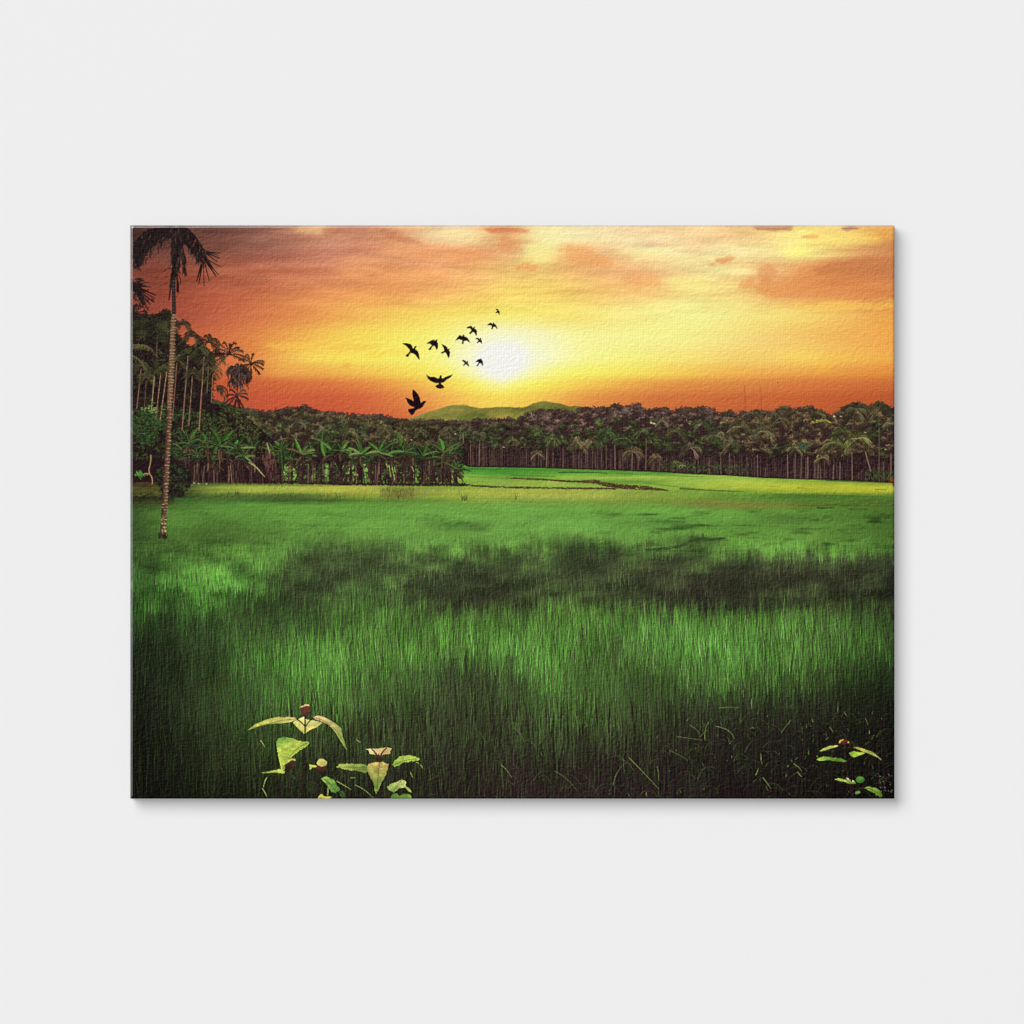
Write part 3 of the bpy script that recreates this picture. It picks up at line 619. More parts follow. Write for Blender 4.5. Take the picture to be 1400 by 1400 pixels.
# palm crowns against the sunset
for cx, cy, r, c, h in ((262,460,15,(42,32,30),(66,62,40)),(285,468,17,(40,32,28),(70,66,42)),(250,444,13,(40,30,28),(64,58,40)),(272,476,13,(46,42,32),(80,78,48)),(296,486,12,(44,38,30),(70,66,42)),(214,446,20,(46,44,32),(76,72,44)),(195,446,18,(40,38,30),(62,64,38)),(230,440,14,(44,42,32),(66,64,40))):
    pid = part('palm_tree', wood)
    palm_crown(cx, cy, r, c, pid, 11, h, L=r * .36, lw=1.1)
def coco_frond(cx, cy, an, rr, c, pid, w=3.2, sag=.4):
    """A ragged frond: thick tapering blade with torn leaflets along its underside."""
    ex, ey = cx + rr * math.cos(an), cy + rr * math.sin(an) * .9 + rr * sag
    mx, my = cx + rr * .6 * math.cos(an), cy + rr * .75 * math.sin(an) - rr * .08
    P = curve([(cx, cy), (mx, my), (ex, ey)], 1.3, .9, c, 1, pid, 8)
    for i in range(2, 9):
        x, y = P[i]; dx = P[i][0] - P[i - 1][0]; dy = P[i][1] - P[i - 1][1]; q = math.hypot(dx, dy) + 1e-6
        for s_ in (-1, 1):
            l = w * rnd.uniform(.7, 1.25) * (1 if i < 8 else .7)
            stroke(x, y, x + l * (.7 * dx / q - s_ * .5 * dy / q), y + l * (.7 * dy / q + s_ * .5 * dx / q) + l * .3, 1.1, .5, jit(c, .15), 1, pid)
for cx, cy, r, lab, angs in ((313,485,21,'coconut palm crown with raised fronds against the orange sky',(-2.9,-2.55,-2.2,-1.85,-1.5,-1.15,-.8,-.4,0,.35,2.5,2.8,3.2)),(343,497,17,'small coconut palm crown farthest right of the cluster',(-2.6,-2.2,-1.8,-1.4,-.4,-.05,.35,.75,1.5,2.2,2.7,3.0)),(324,541,15,'low coconut palm crown below the shaggy one',(-2.9,-2.3,-.7,-.3,.2,.9,1.4,1.8,2.3,2.8))):
    pid = part('coconut_palm', label=lab)
    for an in angs:
        coco_frond(cx, cy, an + rnd.uniform(-.12, .12), r * rnd.uniform(.9, 1.15), jit((46,32,32) if rnd.random() < .6 else (74,58,46), .15), pid, r * .2, .18)
pid = part('coconut_palm', label='shaggy coconut palm with dead brown fronds hanging down')
for k in range(26):
    an = rnd.choice((rnd.uniform(-.5, .5), rnd.uniform(2.6, 3.7), rnd.uniform(-2.2, -1)))
    coco_frond(326 + rnd.uniform(-2, 2), 508 + rnd.uniform(-6, 3), an, rnd.uniform(10, 17), jit((66,48,44) if k % 2 else (48,34,34), .2), pid, 3.6, .75)
for k in range(170):
    x = rnd.gauss(325, 5.2); y = rnd.uniform(500, 528)
    stroke(x, y, x + rnd.uniform(-2, 2), y + rnd.uniform(3, 8), 1.8, .7, jit((82,62,56) if rnd.random() < .55 else (44,31,32), .25), .95, pid)
stroke(325, 528, 324, 541, 1.6, 1.6, (70,50,44), 1, pid)
for pts in ([(296,530),(305,528),(309,540)], [(296,531),(303,533),(307,544)], [(295,528),(305,524),(311,534)], [(182,476),(200,468),(210,480)], [(180,486),(194,490),(200,506)], [(180,472),(196,470),(204,474)]):
    P_ = curve(pts, 1.2, .7, (104,98,58) if pts[0][0] < 250 else (64,56,42), .95, wood, 12)
    for x, y in P_[1:]:
        for k in range(2): stroke(x, y, x + rnd.uniform(-1.5, 2.5), y + rnd.uniform(3, 7), .9, .4, jit((92,90,54) if pts[0][0] < 250 else (56,50,38), .2), .9, wood)
# bright bush at the grove's foot and a crooked sapling
for i in range(420):
    x = rnd.gauss(204, 14); y = rnd.gauss(582, 16)
    if not in_wood(x, y): continue
    an = rnd.uniform(0, 6.28)
    stroke(x, y, x + 3 * math.cos(an), y + 2 * math.sin(an), 1.6, .8, jit((66,92,46) if rnd.random() < .3 else (46,64,36), .25), .8)
for i in range(30):
    x, y = rnd.gauss(205, 6), rnd.gauss(562, 4)
    stroke(x, y, x + 2, y - 1, 1.6, .8, jit((112,138,70), .2), .85)
for x in range(181, 262, 2):         # light field glimpsed under the grove
    stroke(x, 660, x + 2, 660, 2, 2, jit((66,50,34), .3), .9)
for q in ((190,648,7,5,(84,140,58)),(268,647,6,6,(128,160,70)),(246,642,4,3,(66,110,50))):
    for i in range(50):
        x, y = rnd.gauss(q[0], q[2] * .5), rnd.gauss(q[1], q[3] * .5)
        stroke(x, y, x + 1, y + 2, 1.3, .8, jit(q[4], .15), .85)
sap = part('sapling', label='crooked pale sapling trunk at the edge of the grove')
for p in ([(206,622),(207,630),(204,640)], [(204,640),(203,648),(207,651)], [(207,651),(209,656),(208,662)], [(203,648),(199,646),(196,649)]):
    curve(p, 1.5, 1.3, (168,138,98), .95, sap, 6)

# ---------------------------------------------------------------- banana grove
for x in range(226, 640, 1):         # dark earth and litter under the bananas
    y = np.interp(x, [226,300,470,560,640], [659,659,663,664,664])
    if rnd.random() < .96: stroke(x, y - rnd.uniform(0, 3.5), x + rnd.uniform(1, 4), y - rnd.uniform(-.4, 2), 2.2, 1.4, jit((48,30,30), .3), .9, bank)
def thicket(xa, xb, ya, yb, nn, c, al=.9):
    for i in range(nn):
        x = rnd.uniform(xa, xb); y = rnd.uniform(ya, yb)
        an = rnd.uniform(.9, 2.2); L = rnd.uniform(3, 9)
        stroke(x, y, x + L * math.cos(an), min(y + L * math.sin(an), 662), rnd.uniform(1.2, 2.6), .8, jit(c, .3), al, wood)
thicket(250, 362, 612, 656, 900, (42,27,29))
thicket(362, 378, 618, 656, 130, (48,30,31))
thicket(378, 640, 616, 630, 800, (44,29,30))
for xa, xb in ((378,387),(405,421),(432,443),(453,464),(467,475),(485,496),(506,534),(540,558),(558,567),(572,590),(590,602),(602,616)):
    thicket(xa, xb, 626, 657, int((xb - xa) * 7), (46,29,31))
for i in range(380):                 # leaves and stems crossing the bright gaps
    x = rnd.uniform(380, 628); y = rnd.uniform(630, 655); an = rnd.uniform(-.5, 3.6); L = rnd.uniform(3, 10)
    curve([(x, y), (x + L * .5 * math.cos(an), y + L * .4 * math.sin(an) - 1), (x + L * math.cos(an), min(658, y + L * math.sin(an)))], rnd.uniform(1, 2.4), .7, jit((44,40,34) if rnd.random() < .6 else (62,72,44), .25), .92, wood, 4)
for i in range(84):                  # slim upright stems in the gaps
    x = rnd.uniform(362, 632) if i > 40 else rnd.uniform(262, 362)
    y0_ = rnd.uniform(630, 645)
    stroke(x, y0_, x + rnd.uniform(-3, 3), 661, 1.0, 1.3, jit((70,46,44) if rnd.random() < .75 else (112,92,70), .2), .85, wood)

def banana_leaf(x, y, an, L, w, col, pid, bend=.6, rib=(150,158,96)):
    """One broad leaf: a blade either side of a bent midrib, edges torn."""
    pts = []; nn = 8
    for i in range(nn + 1):
        t = i / nn; a_ = an + bend * t * t * (1 if math.cos(an) > 0 else -1)
        pts.append((a_,))
    px, py, rib_pts = x, y, [(x, y)]
    for i in range(nn):
        px += L / nn * math.cos(pts[i][0]); py += L / nn * math.sin(pts[i][0]); rib_pts.append((px, py))
    left, right = [], []
    for i, (qx, qy) in enumerate(rib_pts):
        t = i / nn; ww = w * math.sin(math.pi * min(1, t * .86 + .10)) ** .8 * .5
        a_ = pts[min(i, nn)][0] + 1.5708
        left.append((qx + ww * math.cos(a_), qy + ww * math.sin(a_))); right.append((qx - ww * math.cos(a_), qy - ww * math.sin(a_)))
    col = (col[0] + .2 * max(0, col[1] - col[0]), col[1], col[2] * .92)
    fill(left + rib_pts[::-1], jit(col, .08), pid, .96, None, None, None, .35, .06)
    fill(right + rib_pts[::-1], jit(tuple(c * .72 for c in col), .08), pid, .96, None, None, None, .35, .06)
    for i in range(nn): stroke(*rib_pts[i], *rib_pts[i + 1], .7, .5, rib, .55, pid)
    for i in range(5):
        k = rnd.randrange(2, nn); s = rnd.choice((left, right))
        stroke(*rib_pts[k], *s[k], .4, .6, tuple(c * .55 for c in col), .5, pid)

def banana(x, yc, leaves, yb=660, sw=3.6):
    pid = part('banana_plant')
    for k in range(11):                    # sheathed stem: many slanting dark and pale strips
        xq = x + rnd.gauss(0, sw * .32); y0_ = rnd.uniform(yc + 3, yb - 12)
        c = (50,32,34) if rnd.random() < .66 else (74,48,46) if rnd.random() < .8 else (120,94,76)
        stroke(xq, y0_, xq + rnd.uniform(-1.6, 1.6), min(yb, y0_ + rnd.uniform(10, 26)), rnd.uniform(.8, 1.7), rnd.uniform(.8, 1.6), jit(c, .2), .9, pid)
    for k in range(rnd.randrange(4, 8)):   # dead leaves hanging under the crown
        an = rnd.uniform(.2, 2.9)
        banana_leaf(x + rnd.uniform(-2, 2), yc + rnd.uniform(2, 8), an, rnd.uniform(7, 17), rnd.uniform(2.4, 4.2), jit((92,70,54) if rnd.random() < .35 else (50,38,36), .2), pid, .7, (110,90,72))
    for k in range(rnd.randrange(4, 7)):   # darker leaves behind
        banana_leaf(x + rnd.uniform(-3, 3), yc + rnd.uniform(-1, 6), rnd.uniform(-3.5, .4), rnd.uniform(10, 20), rnd.uniform(2.5, 5), jit((44,62,40), .2), pid, .6, (70,86,56))
    for d in leaves + [(rnd.uniform(-170, -10), rnd.uniform(12, 22), rnd.uniform(3, 5), rnd.choice((G2, G4, (84,104,60))), rnd.uniform(.2, .9)) for _ in range(2)]:
        if rnd.random() < .16: continue
        if rnd.random() < .3: d = d[:3] + (tuple(v * .68 for v in d[3]),) + tuple(d[4:])
        banana_leaf(x + rnd.uniform(-1.2, 1.2), yc + rnd.uniform(-1, 1), math.radians(d[0] + rnd.uniform(-16, 16)), d[1] * rnd.uniform(.72, 1.1), d[2] * rnd.uniform(.75, .95), jit(d[3], .1), pid, d[4] if len(d) > 4 else .6)
G1, G2, G3, G4, YL = (62,106,52), (50,78,44), (92,150,64), (42,62,38), (150,158,92)
DK = ((48,72,42), (44,62,40), (56,84,46), (70,92,56))
for x in (252, 270, 292, 312, 346, 376, 398, 425, 452, 480, 505, 535, 564, 592, 615, 622):
    n_ = rnd.randrange(4, 7)
    banana(x, rnd.uniform(612, 628), [(-170 + 160 * (k + rnd.random()) / n_, rnd.uniform(14, 24), rnd.uniform(4, 7), rnd.choice(DK), rnd.uniform(.3, .9)) for k in range(n_)], sw=rnd.uniform(3, 6))
banana(258, 606, [(-80,24,7,G1),(-120,20,6,G2),(-40,20,6,G2),(-10,18,5,G2,.9),(-165,18,5,G2,.9)])
banana(284, 612, [(-95,26,9,(52,98,46)),(-60,28,9,G2),(-135,20,6,G2),(-20,22,6,G2,.9),(-160,20,6,G4,.9)])
banana(301, 610, [(-100,26,10,(50,96,46)),(-70,26,9,(54,104,48)),(-30,24,6,G2,.8),(-150,24,6,G4,.8),(0,24,5,(84,112,62),.7)])
banana(324, 612, [(-88,14,8,(70,138,58)),(-50,18,6,G2),(-150,18,6,G4),(-12,26,4,(110,130,76),.4),(15,22,4,G2,.6)])
banana(334, 624, [(-20,22,4,(104,132,78),.6),(-60,16,5,G2),(-140,18,5,G4),(20,20,4,(116,132,84),.6),(-170,16,4,G2,.6)])
banana(384, 616, [(-115,20,6,(56,112,48)),(-80,18,6,G2),(-140,16,5,G1),(-50,18,5,G2),(70,26,10,(40,64,36),.1)])
banana(413, 620, [(-112,24,5.5,(70,140,56),-.1),(-78,24,7,(50,100,46)),(-145,22,5,G2,.7),(-40,22,5,G1,.7),(-15,20,3.5,(128,142,84),.6),(-170,22,5,(128,104,80),.5)], sw=5)
banana(440, 603, [(88,24,9,(66,138,56),0),(25,22,5,(66,126,54),.5),(150,20,4,(132,150,92),.3),(-150,16,3.5,G2,.5)])
banana(466, 616, [(-65,20,6,(66,130,54)),(-100,16,5,G2),(-170,16,5,G4,.7),(-10,18,4,(92,140,70),.5),(0,16,4,G1,.6)])
banana(492, 620, [(-78,26,8,(54,104,48)),(-58,24,6,(62,118,52)),(-120,20,5,G2),(-155,22,4,(132,150,96),.5),(-25,22,4,(128,148,92),.5),(170,18,4,(110,136,80),.6)], sw=3)
banana(519, 618, [(-128,24,5.5,(66,128,54),.1),(-60,18,6,(56,104,50)),(-30,24,5,G2,.6),(-165,22,5,(96,124,74),.6),(-5,18,4,(84,132,62),.5)], sw=6)
banana(552, 617, [(-97,26,7.5,(108,182,72),0),(-75,18,7,(52,92,44)),(-138,26,4.5,(112,142,84),.35),(-165,22,6,(72,124,58),.5),(-30,22,6,G2,.6),(-10,20,4.5,(72,104,56),.6)], sw=7)
banana(578, 622, [(-88,24,8,(52,100,46)),(-110,18,6,G2),(-40,20,5,(48,82,42)),(-150,20,5,(70,116,56),.6),(0,16,4,G4,.7)], sw=5)
banana(606, 618, [(-90,18,8,(60,128,52)),(-50,22,7,(46,82,42)),(-125,20,5,(104,140,84),.4),(-25,26,4.5,(120,150,88),.4),(-8,22,3.5,(128,146,92),.4),(-160,20,5,(52,78,44),.6)], sw=4)
banana(624, 640, [(-5,14,3.5,(38,56,32),.4),(20,14,3,(36,50,30),.4),(-60,10,3,G4),(150,12,3,G4)], 660, 1.6)
dead = part('banana_plant', label='withered banana plant wrapped in dry brown leaves')
stroke(365, 606, 370, 624, 1.4, 1.2, (190,156,116), .95, dead)
for k in range(70):
    x = rnd.gauss(367, 3.6); y = rnd.uniform(618, 640)
    stroke(x, y, x + rnd.uniform(-1, 1), y + rnd.uniform(3, 9), 1.4, .7, jit((104,72,64) if rnd.random() < .6 else (60,36,36), .25), .9, dead)
for k in range(34):
    x = rnd.uniform(365, 378); y = rnd.uniform(634, 650); stroke(x, y, x + rnd.uniform(-1, 2), y + rnd.uniform(6, 12), 1.1, .8, jit((92,62,56) if rnd.random() < .5 else (50,32,34), .3), .85, dead)
for x0_, y0_, x1_, y1_ in ((340,632,352,640),(352,640,362,652),(346,634,358,648),(532,636,534,652),(536,640,540,656),(563,638,566,645),(528,634,530,640)):
    stroke(x0_, y0_, x1_, y1_, 1.3, 1, (172,176,104), .85)
for x, y in ((265,660),(271,661),(282,661.5),(562,601),(622,593)):
    stroke(x, y, x + 1, y + .5, 1.3, 1, (226,214,200), .9)
stroke(633, 594, 634, 606, 1.1, 1.0, (150,120,100), .8)

# ---------------------------------------------------------------- grass over the field
grass = part('grass', label='tall green grass blades streaking the printed field', stuff=True)
# ragged edges of the near strips
for i in range(2600):
    x = rnd.uniform(262, 1223); base_y = np.interp(x, [262,300,470,560,640,900,1223], [664,662,666,667,669,672,672])
    y = base_y + rnd.random() * 20
    c = field_at(x, y)
    f = rnd.uniform(.82, 1.18)
    stroke(x, y, x + rnd.uniform(-.6, .6), y - rnd.uniform(1.5, 4), .9, .5, c * f, .7)
for i in range(700):
    x = rnd.choice((rnd.uniform(520, 566), rnd.uniform(262, 480))); y = rnd.uniform(676, 683)
    al = .5 if x < 500 else .6
    if x > 500: y = rnd.uniform(669, 682)
    stroke(x, y, x + rnd.uniform(-1.6, 1.6), y - rnd.uniform(2, 5), .8, .5, jit((104,100,50) if x > 500 else (66,88,44), .3), al * .7)
for x, y in ((326,678),(323,679),(310,680),(635,685),(632,684),(637,684),(545,682),(705,683)):
    for k in range(5): stroke(x, y, x + rnd.uniform(-3, 3), y - rnd.uniform(4, 10), .9, .5, (70,74,44), .7)
for i in range(500):                 # shaded ground at the lower left of the grove
    x = rnd.uniform(180, 236); y = rnd.uniform(662, 690)
    c = (74,48,32) if y < 666 else (82,84,40) if y < 679 else (40,40,26) if y < 685 else (62,60,32)
    stroke(x, y, x + rnd.uniform(2, 7), y + rnd.uniform(-.6, .6), 1.4, .8, jit(c, .25), .5)

DARK = np.array((46,34,31), np.float32)
CL = vnoise(16, 26, 61, 3); LE = vnoise(24, 30, 62, 2)
def blades(nb, ya, yb, dens_pow=1.0):
    ys = np.sort(ya + (yb - ya) * rng.random(nb) ** dens_pow)
    for y in ys:
        y = float(y); x = rnd.uniform(176, 1225)
        z = (y - 690) / 400.0
        L = (3 + 44 * max(z, 0) ** 1.05) * rnd.uniform(.5, 1.25)
        k = min(1, .22 + 2.6 * max(z, 0))
        c = field_at(x + rnd.gauss(0, 4 * max(z, 0)), y - L * rnd.uniform(.2, .95)) * (1 + .30 * k * float(CL[min(max(int(sy(y - L * .5)), 0), H - 1), min(max(int(sx(x)), 0), W - 1)]))
        r = rnd.random()
        if r < .66 or (float(c[1]) < 62 and r < .8):
            f = 1 + k * rnd.uniform(.0, .42)
            cc = np.clip(c * f + k * np.array((4, 8, 2)) * rnd.random(), 0, 255)
        else:
            cc = c + (DARK * min(1, .35 + float(c[1]) / 110) - c) * k * rnd.uniform(.3, .9)
        lean = (rnd.gauss(0, .04 + .05 * max(z, 0)) + .09 * float(LE[min(max(int(sy(y)), 0), H - 1), min(max(int(sx(x)), 0), W - 1)])) * L
        w = (.48 + .38 * max(z, 0)) * rnd.uniform(.7, 1.4)
        stroke(x, y, x + lean, y - L, w, w * .35, cc, .78)
blades(9000, 688, 770)
blades(15000, 740, 900)
blades(17000, 850, 1000)
blades(13000, 940, 1130)
TU = vnoise(20, 12, 63, 3)
for i in range(5200):                # lit tufts standing up through the shaded bands
    y = rnd.uniform(752, 1000); x = rnd.uniform(180, 1222)
    t_ = float(TU[int(sy(y)), min(max(int(sx(x)), 0), W - 1)])
    if rnd.random() > .35 + 1.3 * t_: continue
    z = (y - 690) / 400; L = (4 + 40 * z) * rnd.uniform(.5, 1.2)
    c = field_at(x, y - L * .5); g_ = rnd.uniform(1.15, 1.7)
    dim = np.interp(x, [180, 320, 1000, 1223], [.75, 1, 1, .8])
    stroke(x, y, x + rnd.gauss(0, .06) * L, y - L, .5 + .4 * z, .3, np.clip(c * g_ + np.array((4, 9, 3)) * dim, 0, 175), .6)
# shade ridge with a small stump in the mid field
for i in range(200):
    t = rnd.random(); x = 880 + 108 * t; y = np.interp(x, [880,925,940,990], [752,748,739,736]) + rnd.uniform(-1.5, 1.8)
    stroke(x, y, x + rnd.uniform(3, 8), y + rnd.uniform(-.8, .5), 1.3, .8, jit((54,74,42), .25), .55)
stroke(961, 731, 962, 737, 2.6, 1.8, (48,66,40), .8)
soft([(600,712),(640,713),(650,718),(610,721)], (62,104,50), 4, .35); soft([(880,705),(925,714),(960,722),(930,722),(885,712)], (62,112,50), 4, .3)
# upright paler blades and arching dry leaves near the bottom edge
ids_before = None
for i in range(1900):
    x = rnd.uniform(184, 1218); y = rnd.uniform(920, 1110); L = rnd.uniform(14, 60)
    dim = np.interp(x, [180, 300, 420, 700, 900, 1040, 1223], [.55, .8, 1, 1, .9, .6, .45]) * np.interp(y - L * .6, [900, 1000, 1092], [1.15, 1, .8])
    c = np.array((70, 92, 46) if rnd.random() < .7 else (84, 98, 52)) * dim * rnd.uniform(.7, 1.15)
    b_ = rnd.gauss(0, .10)
    curve([(x, y), (x + b_ * L * .3, y - L * .6), (x + b_ * L, y - L)], .8, .35, c, rnd.uniform(.3, .75), 0, 4)
for i in range(1500):                # dark hollows between the stems
    x = rnd.uniform(380, 1215); y = rnd.uniform(975, 1098); L = rnd.uniform(8, 30)
    stroke(x, y, x + rnd.gauss(0, 1), y - L, 2.0, .8, jit((38,25,26), .25), .4)
for i in range(430):
    x = 700 + 515 * rnd.random() ** .8 if i < 360 else rnd.uniform(300, 720)
    y = rnd.uniform(965, 1090)
    if x < 900 and y < 1015: continue
    L = rnd.uniform(7, 26); s = rnd.choice((-1, 1)); h = rnd.uniform(.2, 1.0)
    v = rnd.random()
    c = (66,78,42) if v < .5 else (80,90,52) if v < .66 else (54,58,36) if v < .92 else (92,72,56)
    dim = np.interp(x, [180,700,1000,1223], [.75,1,.9,.7])
    curve([(x, y), (x + s * L * .35, y - L * h), (x + s * L, y - L * h * rnd.uniform(.1, .9))], .75, .4, jit(tuple(q * dim for q in c), .22), rnd.uniform(.4, .85), 0, 6)
for i in range(110):                 # glinting leaf tips in the dark corner
    x = 720 + 490 * rnd.random() ** .7; y = rnd.uniform(975, 1090); an = rnd.uniform(-2.4, -.6); L = rnd.uniform(1.5, 6)
    c = (150,160,96) if rnd.random() < .4 else (96,124,62)
    stroke(x, y, x + L * math.cos(an), y + L * math.sin(an), 1.0, .5, jit(c, .25), rnd.uniform(.25, .65))
blade_pts = [[(925,1007),(948,1010),(960,1012),],[(943,991),(955,998),(957,1005)],[(957,1008),(963,1000),(968,998)],[(838,1074),(842,1055),(850,1048)],[(898,1048),(902,1058),(900,1068)],[(860,1036),(880,1056),(900,1078)],[(758,1054),(775,1062),(790,1082)],[(703,995),(712,1002),(716,1012)],[(964,1012),(962,1000),(968,988)],[(1000,1013),(996,1022),(997,1008)],[(978,993),(1000,996),(1004,1010)],[(983,968),(1000,966),(1012,968)],[(1068,1002),(1076,990),(1082,984)],[(1110,982),(1111,988),(1112,986)],[(1040,1030),(1040,1038),(1042,1045)],[(1033,1060),(1036,1054),(1037,1050)],[(1043,1063),(1050,1072),(1054,1078)],[(1134,994),(1138,998),(1139,1002)],[(1183,982),(1186,988),(1187,992)],[(915,1026),(936,1035),(940,1040)],[(1145,974),(1146,966),(1146,958)],[(685,1046),(692,1050),(700,1064)],[(1028,955),(1027,962),(1028,970)],[(1085,1044),(1092,1048),(1096,1054)],[(1090,1055),(1094,1060),(1096,1062)]]
for p in blade_pts: curve(p, 1.0, .5, jit((104,120,66), .2), .75, 0, 8)
for i in range(26):                  # pale pebbles of litter in the far corner
    x, y = rnd.uniform(1196, 1220), rnd.uniform(1058, 1090)
    stroke(x, y, x + 1.2, y + .8, 1.2, .8, jit((96,84,78), .3), .8)

ids[(ids == field) & (yy > 742 + 14 * pt)] = grass

# ---------------------------------------------------------------- bush and the tall palm
bush = part('shrub', label='dark round shrub behind the foot of the tall palm')
for i in range(620):
    a_ = rnd.uniform(0, 6.28); q = rnd.random() ** .5
    x = 238 + 25 * q * math.cos(a_); y = 655 + 22 * q * math.sin(a_)
    if y > 678 - abs(x - 236) * .35: continue
    an = rnd.uniform(0, 6.28)
    stroke(x, y, x + 3 * math.cos(an), y + 2.2 * math.sin(an), 2.2, .8, jit((36,28,28) if rnd.random() < .7 else (50,68,38), .25), .92, bush)
for i in range(60):
    x = 222 + rnd.random() * 30; stroke(x, 672, x + rnd.uniform(-3, 3), 680, 1.4, .7, jit((36,30,26), .3), .8)
palm = part('tall_palm', label='tall slender palm with ringed trunk rising past the left treeline')
trunk = palm                         # the trunk carries the crown as its part
TR = [(372,237.4,4.4),(400,237.6,4.6),(428,237.8,5.0),(440,236.8,6.2),(480,235.2,6.8),(520,233.6,7.0),(560,231.6,6.6),(600,229.6,6.6),(640,227.8,6.8),(680,225.6,7.0),(715,223.4,7.0),(731,222.6,8.2)]
ty_, tx_, tw_ = [t[0] for t in TR], [t[1] for t in TR], [t[2] for t in TR]
y = 368.0
while y < 733:
    x = np.interp(y, ty_, tx_); w = np.interp(y, ty_, tw_)
    dk = y < 430
    for k in range(9):
        u = -.5 + (k + .5) / 9
        lit = np.interp(u, [-.5, -.1, .25, .5], [.62, .95, 1.15, .85] if y > 560 else [.8, 1.1, 1.0, .62])
        c = (52,40,40) if dk else (118,86,66) if y < 560 else (104,74,60) if y < 690 else (88,66,52)
        c = tuple(v * lit * rnd.uniform(.75, 1.25) for v in c)
        stroke(x + u * w, y, x + u * w, y + .5, w / 9 + .25, w / 9 + .25, c, 1, trunk)
    y += .5
y = 374.0
while y < 732:                       # leaf-scar rings, pale above dark
    x = np.interp(y, ty_, tx_); w = np.interp(y, ty_, tw_)
    if y < 430: c1, c2, st = (84,66,60), (38,28,28), 4.4
    elif y < 560: c1, c2, st = (176,146,108), (84,58,48), 4.2
    else: c1, c2, st = (190,160,116), (62,42,36), 4.6
    for k in range(5):
        if rnd.random() < .2: continue
        u = -.42 + k * .21; yy_ = y + rnd.uniform(-.5, .5) + .5 * abs(u)
        br = 1 if y < 560 else .45 + u * 1.3 if u < .3 else 1.15
        if rnd.random() < max(.2, br): stroke(x + u * w, yy_, x + u * w + w * .18, yy_ + .2, 1.2, .9, jit(c1, .16), .75)
        stroke(x + u * w, yy_ + 1.4, x + u * w + w * .2, yy_ + 1.5, .9, .8, jit(c2, .16), .7)
    y += st * rnd.uniform(.75, 1.25)
for i in range(26):                  # pale lichen at the base and the tuft it stands in
    x = 223 + rnd.uniform(-2.5, 3.5); y = rnd.uniform(706, 730)
    stroke(x, y, x + 1, y + .8, 1.3, .9, jit((196,172,112), .2), .75)
for i in range(30):
    x = rnd.uniform(217, 228); stroke(x, 735 + rnd.uniform(-2, 3), x + rnd.uniform(-2, 2), 727 + rnd.uniform(0, 4), 1.1, .5, jit((44,42,28), .35), .8)
stroke(234.5, 386, 231, 410, 3.0, 1.6, (48,36,36), 1, trunk); stroke(235, 374, 233, 392, 3, 3, (44,34,34), 1, trunk)
for p in ([(238,432),(246,434),(250,440)],[(239,434),(246,437),(247,441)]): curve(p, 1.2, .8, (150,120,92), .7, trunk, 5)
crown = part('crown', palm)
FD = (36,27,28)
def big_frond(pts, L, n, drop, side, spread=(.5, 1.0), w=2.4, lw=2.2, c=FD):
    P = curve(pts, w, 1.2, c, 1, crown, n)
    for i in range(0, n + 1):
        x, y = P[i]
        for s in side:
            for _ in range(4):
                l = L * rnd.uniform(.65, 1.12) * (1 if i > 2 else .7)
                an = rnd.uniform(*spread)
                ex, ey = x + s * l * math.cos(an), y + l * math.sin(an) * drop
                m = ((x + ex) / 2 + rnd.uniform(-1.5, 1.5), (y + ey) / 2 - rnd.uniform(0, 1.5))
                curve([(x, y), m, (ex, ey)], lw, .7, jit(c if rnd.random() < .75 else (62,46,42), .2), 1, crown, 4)
big_frond([(238,311),(215,303),(186,330)], 16, 15, 1, (-1,), (.75, 1.5))
big_frond([(238,316),(212,310),(183,340)], 15, 15, 1, (-1,), (1.0, 1.6))
big_frond([(200,318),(188,330),(184,356)], 13, 10, 1, (-1, 1), (1.1, 1.6))
big_frond([(230,312),(222,312),(210,322)], 14, 10, 1, (-1,), (1.0, 1.5))
big_frond([(243,312),(262,308),(278,342)], 11, 14, 1, (1, -1), (1.1, 1.6), 2.2, 1.8)
big_frond([(246,318),(262,322),(272,350)], 11, 12, 1, (-1,), (1.2, 1.6), 2.2, 2.0)
big_frond([(240,312),(242,332),(239,368)], 14, 16, 1, (-1, 1), (1.3, 1.62), 3.4, 2.6)
big_frond([(244,320),(240,345),(236,372)], 10, 12, 1, (-1, 1), (1.25, 1.62), 3.2, 2.2)
big_frond([(236,312),(245,322),(252,350)], 14, 10, 1, (1,), (1.2, 1.7), 2.4, 2.0)
big_frond([(250,350),(252,358),(252,365)], 12, 5, 1, (1, -1), (1.25, 1.6), 2.4, 1.8)
for ex, ey, m in ((301,346,1.6),(300,353,1.8),(302,365,1.4),(298,375,1.6),(295,377,2.2),(286,384,1.4),(279,391,1.2),(272,387,2.0),(269,384,2.2),(274,376,1.6)):
    stroke(278, 352 - (ey < 360) * 8, ex, ey, m * 1.3, m * .75, jit(FD, .15), 1, crown)
for ex, ey in ((298,349),(297,358),(292,368)): stroke(276, 342, ex, ey, 2.2, 1, jit(FD, .15), 1, crown)
for p in ([(240,372),(244,378),(243,388)],[(241,374),(248,378),(247,388)],[(238,376),(243,380),(244,400)]): curve(p, 1.2, 1.2, FD, 1, crown, 6)
stroke(243, 386, 243, 398, 3.2, 3.6, FD, 1, crown)
for x, y in ((226,369),(230,367),(227,379),(232,368),(226,388),(224,371),(272,325),(276,325)):
    stroke(x, y, x + 2.6, y - 1, 1.2, .8, FD, .9, crown)
for i in range(70):
    x = rnd.gauss(238, 5); y = rnd.uniform(312, 366); stroke(x, y, x + rnd.uniform(-3, 3), y + rnd.uniform(3, 7), .9, .6, jit((78,60,48), .2), .6, crown)
